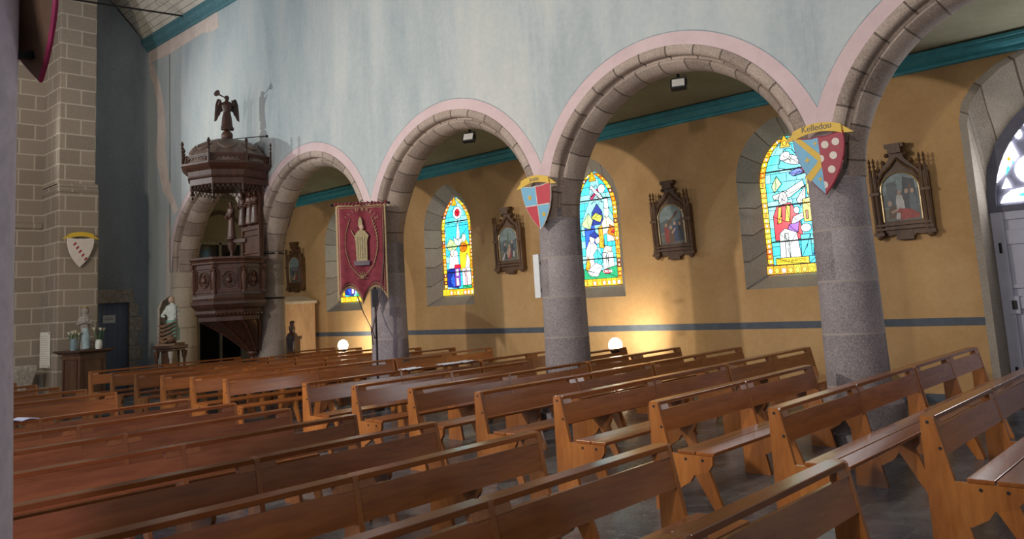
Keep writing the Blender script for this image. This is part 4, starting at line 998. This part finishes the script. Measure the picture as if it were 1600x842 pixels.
# ================================================================== LAMPS
def flood(x, lab):
    root = empty('floodlight', (x, .28, 4.66)); tag(root, lab, 'floodlight', None)
    b = MB(); b.box(-.11, .11, -.04, .05, -.20, -.04); b.build('lamp_housing', MT['black'], root, bevel=.01).rotation_euler = (math.radians(-25), 0, math.radians(25))
    b = MB(); b.box(-.085, .085, -.046, -.040, -.18, -.06); b.build('lens', MT['lens'], root).rotation_euler = (math.radians(-25), 0, math.radians(25))
    b = MB(); b.bar((-.12, 0, -.12), (-.12, 0, .0), .015); b.bar((.12, 0, -.12), (.12, 0, 0), .015); b.bar((-.12, 0, 0), (.12, 0, 0), .015); b.bar((0, 0, 0), (0, 0, .05), .03); b.build('bracket', MT['iron'], root)
flood(-2.12, 'small black floodlight hung under the largest fully visible arch'); flood(-6.32, 'small black floodlight hung under the second arch from the pulpit')
def uplight(x, y, z, lab, en):
    root = empty('standing_spotlight', (x, y, 0)); tag(root, lab, 'spotlight')
    b = MB(); b.lathe([(.16, 0), (.16, .02), (.02, .03), (.015, z-.12)], 12); b.build('stand', MT['iron'], root, smooth=40)
    b = MB(); b.lathe([(.05, -.10), (.10, -.04), (.12, .0)], 14, (0, 0, z-.03)); b.build('lamp_housing', MT['black'], root, smooth=40)
    b = MB(); b.ball((0, -.0, z+.03), .12, 14, sz=1.1); b.build('bulb', MT['bulb'], root, smooth=60)  # ball made oversized so its shape carries the lamp's glare
    lp = lamp('spotlight_beam', 'SPOT', (x, y+.12, z+.06), (x-.45, y+1.0, z+.30), en, (1, .90, .70), .03, 140, .3)
    return root
uplight(-4.91, 2.15, .82, 'glaring bare spotlight standing by the aisle wall right of the middle pillar', 70)
uplight(-12.98, 2.15, .84, 'glaring bare spotlight standing by the far aisle wall left of the banner', 75)
# loudspeaker column on the middle pillar
b = empty('loudspeaker_column', (-4.86, .20, 1.74)); tag(b, 'slim white loudspeaker column on the left side of the middle pillar', 'loudspeaker')
q = MB(); q.box(-.06, .06, -.045, .045, 0, .68); q.build('speaker_box', MT['white'], b, bevel=.008)
q = MB(); q.box(.06, .24, -.02, .02, .1, .14); q.box(.06, .24, -.02, .02, .52, .56); q.build('bracket', MT['iron'], b)

# ================================================================== LEFT CORNER FURNITURE
def pedestal(x, y, rz, h, w_, label):
    root = empty('wooden_pedestal', (x, y, 0), rz); tag(root, label, 'pedestal')
    b = MB(); b.box(-w_/2, w_/2, -w_/2, w_/2, .08, h-.06); b.box(-w_/2-.04, w_/2+.04, -w_/2-.04, w_/2+.04, 0, .08); b.build('pedestal_body', MT['ped_wood'], root, bevel=.01)
    b = MB(); b.box(-w_/2-.06, w_/2+.06, -w_/2-.06, w_/2+.06, h-.09, h-.06); b.box(-w_/2-.14, w_/2+.14, -w_/2-.12, w_/2+.12, h-.04, h); b.box(-w_/2-.10, w_/2+.10, -w_/2-.09, w_/2+.09, h-.06, h-.04); b.build('pedestal_top', MT['dark_wood'], root, bevel=.008)
    b = MB()
    for a in range(4):
        for (x0, z0, x1, z1) in ((-.2, .2, .2, .2), (-.2, h-.2, .2, h-.2), (-.2, .2, -.2, h-.2), (.2, .2, .2, h-.2)):
            p = Matrix.Rotation(a*PI/2, 3, 'Z') @ Vector((x0*w_/.55, -w_/2-.006, z0)); q = Matrix.Rotation(a*PI/2, 3, 'Z') @ Vector((x1*w_/.55, -w_/2-.006, z1)); b.bar(p, q, .025, .02)
    b.build('panel_moulding', MT['dark_wood2'], root)
    return root
pedestal(-15.75, -2.72, math.radians(15), 1.18, .62, 'dark wooden pedestal in front of the masonry, carrying a small statue and flowers')
st = empty('virgin_statuette', (-15.72, -2.72, 1.18), math.radians(63)); tag(st, 'small painted statue of a robed praying figure on the dark wooden pedestal', 'statue')
b = MB(); robed(b, 0, 0, .0, .90, wid=.26); b.tube([(-.10, 0, .68), (-.14, -.05, .55), (.0, -.12, .60)], [.04, .035, .025]); b.tube([(.10, 0, .68), (.15, -.05, .55), (.01, -.12, .60)], [.04, .035, .025]); b.ball((0, .02, .84), .085, 10, sz=1.2)
o = b.build('figure_body', MT['fig_stone'], st); remesh(o, .016)
b = MB(); b.lathe([(.06, .90), (.065, .93), (.05, .95), (.03, .95)], 10); b.build('crown', MT['gilt'], st)
b = MB(); b.lathe([(.09, 0), (.10, .25), (.06, .45)], 12, (.02, -.05, .02), 0, 0, .9, .6); b.build('blue_robe_front', simple('pale_blue_robe', (.30, .38, .40), .6), st, smooth=40)
def flowers(x, y, h, potm, lab, n_, kind='jar'):
    r = empty('flower_pot' if kind != 'jar' else 'flower_vase', (x, y, 1.18)); tag(r, lab, 'flowers')
    b = MB(); b.lathe([(.06, 0), (.075, .06), (.07, .16), (.05, .20)] if kind != 'jar' else [(.07, 0), (.08, .1), (.075, .26)], 12); b.build('pot', potm, r, smooth=40)
    rg = random.Random(n_); b = MB(); f_ = MB()
    for k in range(n_):
        a = k*2.4; tx, ty, tz = .10*math.cos(a), .10*math.sin(a), h+rg.uniform(-.04, .05)
        b.tube([(0, 0, .15), (tx*.5, ty*.5, h*.7), (tx, ty, tz)], .008, 5); b.prism([(tx*.5, .2), (tx*.5+.05, .30), (tx*.5+.02, .36)], ty-.003, ty+.003)
        f_.lathe([(.008, -.03), (.025, .0), (.055, .035), (.03, .03)], 8, (tx, ty, tz))
    b.build('stem', MT['leaf'], r); f_.build('blossom', MT['petal'], r, smooth=50)
flowers(-15.70, -2.95, .36, MT['jar'], 'cream blossoms in a blue grey jar left of the small statue', 6)
flowers(-15.52, -2.50, .44, MT['pot'], 'cream lilies in a white pot right of the small statue', 4, 'pot')
# notice on the side of the buttress
nb = empty('notice_board', (-16.98, -3.125, .80)); tag(nb, 'tall cream sheet of handwritten lines on the side of the masonry buttress', 'notice')
b = MB(); b.box(-.33, .33, -.015, 0, 0, .80); b.build('sheet', MT['cream'], nb)
b = MB()
for k in range(14): b.box(-.28, .28-.05*(k % 3), -.018, -.0155, .06+k*.05, .07+k*.05)
b.build('text_lines', simple('faint_ink', (.48, .42, .34), .8, bmp=0), nb)
b = MB()
for x_, z_ in ((.30, .77), (.30, .03)): b.ball((x_, -.02, z_), .014, 6)
b.build('nail', MT['iron'], nb)
# stone font
sf = empty('stone_font', (-16.75, -3.62, 0)); tag(sf, 'small square weathered stone font low against the masonry at the far left', 'font')
b = MB(); b.lathe([(.16, 0), (.16, .35), (.20, .50), (.30, .80), (.30, .90), (.24, .90), (.20, .82)], 4, rot=PI/4); b.build('basin', MT['stone'], sf, bevel=.02)
# saint group by the half pillar
pd = empty('columned_pedestal', (-15.35, -.98, 0), math.radians(20)); tag(pd, 'dark wooden pedestal on small pale columns beneath the painted saint group', 'pedestal')
b = MB(); b.box(-.28, .28, -.26, .26, 1.06, 1.13); b.box(-.24, .24, -.22, .22, 1.0, 1.06); b.build('pedestal_top', MT['dark_wood'], pd, bevel=.012)
b = MB(); b.box(-.14, .14, -.14, .14, .0, 1.0); b.box(-.28, .28, -.26, .26, 0, .12); b.build('pedestal_core', MT['ped_wood'], pd)
for sx in (-1, 1):
    for sy in (-1, 1):
        b = MB(); b.lathe([(.05, .12), (.05, .18), (.032, .2), (.03, .82), (.05, .86), (.07, 1.0)], 12, (sx*.22, sy*.20, 0)); b.build('column', simple('pale_marbled_column', (.50, .44, .38), .3) if (sx, sy) == (1, -1) else MT['ped_wood'], pd, smooth=40)
sg = empty('saint_statue', (-15.35, -.98, 1.13), math.radians(35)); tag(sg, 'painted saint in white and green robe with carved beast and arched niche, beneath the pulpit', 'statue')
b = MB(); robed(b, .04, 0, .10, 1.0, wid=.30); b.tube([(-.10, 0, .82), (-.17, -.08, .68), (-.05, -.16, .66)], [.05, .04, .03]); b.tube([(.16, 0, .82), (.24, -.08, .70), (.16, -.16, .60)], [.05, .04, .03])
o = b.build('figure_body', MT['fig_white'], sg); remesh(o, .018)
b = MB(); b.lathe([(.17, .12), (.165, .35), (.12, .52), (.13, .58)], 14, (.05, -.02, 0), 0, 0, 1, .8, rfun=lambda a, z: 1+.1*math.sin(6*a)); b.build('green_robe', MT['fig_green'], sg, smooth=60)
b = MB(); b.ball((.04, -.03, 1.05), .07, 10, sz=1.2); b.build('head', MT['skin'], sg, smooth=60)
b = MB()
for k in range(5):
    zz = .10+.09*k; b.tube([(-.24, .05, zz+.05), (-.20, -.12, zz), (-.08, -.20, zz-.03), (.10, -.20, zz+.03), (.20, -.10, zz+.08)], [.02, .035, .035, .03, .01], 8)
b.ball((.12, -.18, .14), .10, 8, sz=.8); b.ball((-.1, -.12, .1), .12, 8, sz=.7); b.box(-.24, .24, -.22, .20, 0, .05)
b.build('carved_beast', MT['fig_brown'], sg, smooth=50)
b = MB(); rows = []
for k in range(9):
    a = PI*.5+PI*k/8*.9-.2; rows.append([(-.06+.24*math.cos(a), .04+.22*math.sin(a)*.9, z) for z in (.0, .3, .6, .85)]+[(-.06+.16*math.cos(a), .04+.14*math.sin(a), 1.02), (-.04, .04, 1.12)])
b.grid(rows); o = b.build('niche_shell', MT['stone'], sg, smooth=50); sd = o.modifiers.new('s', 'SOLIDIFY'); sd.thickness = .03
b = MB(); b.tube([(.24, -.14, .1), (.22, -.12, .9)], .014); b.build('staff', MT['dark_wood'], sg)
# pale cabinet and dark carved chair behind the pulpit pillar
cf = empty('confessional_cabinet', (-15.75, 2.35, 0)); tag(cf, 'pale wooden confessional with sloping roof in the aisle right of the pulpit pillar', 'confessional')
b = MB(); b.box(-.75, .45, -.45, .55, 0, 1.95); b.build('cabinet_body', MT['confess'], cf, bevel=.01)
b = MB(); b.box(-.80, .50, -.50, .58, 1.93, 2.0); i = b.add([(-.80, -.50, 2.0), (.50, -.50, 2.0), (.50, .58, 2.0), (-.80, .58, 2.0), (-.5, -.2, 2.14), (.2, -.2, 2.14), (.2, .4, 2.14), (-.5, .4, 2.14)])
for q in ((0, 1, 5, 4), (1, 2, 6, 5), (2, 3, 7, 6), (3, 0, 4, 7), (4, 5, 6, 7)): b.face([i+k for k in q])
b.build('roof', MT['confess_top'], cf)
b = MB(); b.box(-.4, .2, -.47, -.45, .3, 1.7); b.box(-.35, .15, -.475, -.47, .35, 1.65); b.build('cabinet_door', MT['confess'], cf)
cc = empty('carved_pedestal', (-14.33, 1.60, 0), .4); tag(cc, 'dark carved pedestal with small knobbed figure, right of the pulpit pillar', 'pedestal')
b = MB(); b.box(-.15, .15, -.12, .12, 0, 1.10); b.box(-.18, .18, -.15, .15, 1.06, 1.14); 
for k in range(4): b.box(-.13+.07*k, -.09+.07*k, -.135, -.12, .2, 1.0)
b.build('pedestal_body', MT['dark_wood'], cc, bevel=.008)
b = MB(); b.lathe([(.13, 0), (.12, .05), (.06, .10), (.08, .2), (.05, .28), (.06, .34), (.02, .38)], 10, (0, 0, 1.14)); b.ball((.03, 0, 1.48), .045, 8); b.build('knobbed_figure', MT['dark_wood'], cc, smooth=50)

# ================================================================== PAPERS
def sheets(x, y, z, rz, lab, col='paper', w_=.21, l_=.30, th=.004):
    r = empty('leaflet', (x, y, z), rz); tag(r, lab, 'leaflet', None)
    b = MB(); b.grid([[(-w_/2+w_*k/6, -l_/2, th+.012*math.sin(k*1.1)**2) for k in range(7)], [(-w_/2+w_*k/6, l_/2, th+.012*math.sin(k*1.1+.5)**2) for k in range(7)]])
    o = b.build('page', MT[col], r); sd = o.modifiers.new('s', 'SOLIDIFY'); sd.thickness = th
XR = XA+D_*7
sheets(XR, -1.90, .852, .1, 'white paper sheet on a bench rail, leftmost of the three near the banner')
sheets(XR+.01, -1.20, .852, -.15, 'white paper sheet on a bench rail, middle of the three near the banner')
sheets(XR, -.86, .852, .25, 'white paper sheet on a bench rail, rightmost of the three near the banner')
bk = empty('open_booklet', (XR-.02, -6.84, .854), .2); tag(bk, 'open white booklet lying on a bench rail at the far left edge', 'booklet')
b = MB()
for s in (-1, 1): b.grid([[(-.11, s*.0, .004), (.11, s*.0, .004)], [(-.11, s*.08, .022), (.11, s*.08, .022)], [(-.11, s*.17, .008), (.11, s*.17, .008)]])
o = b.build('pages', MT['paper'], bk); sd = o.modifiers.new('s', 'SOLIDIFY'); sd.thickness = .006
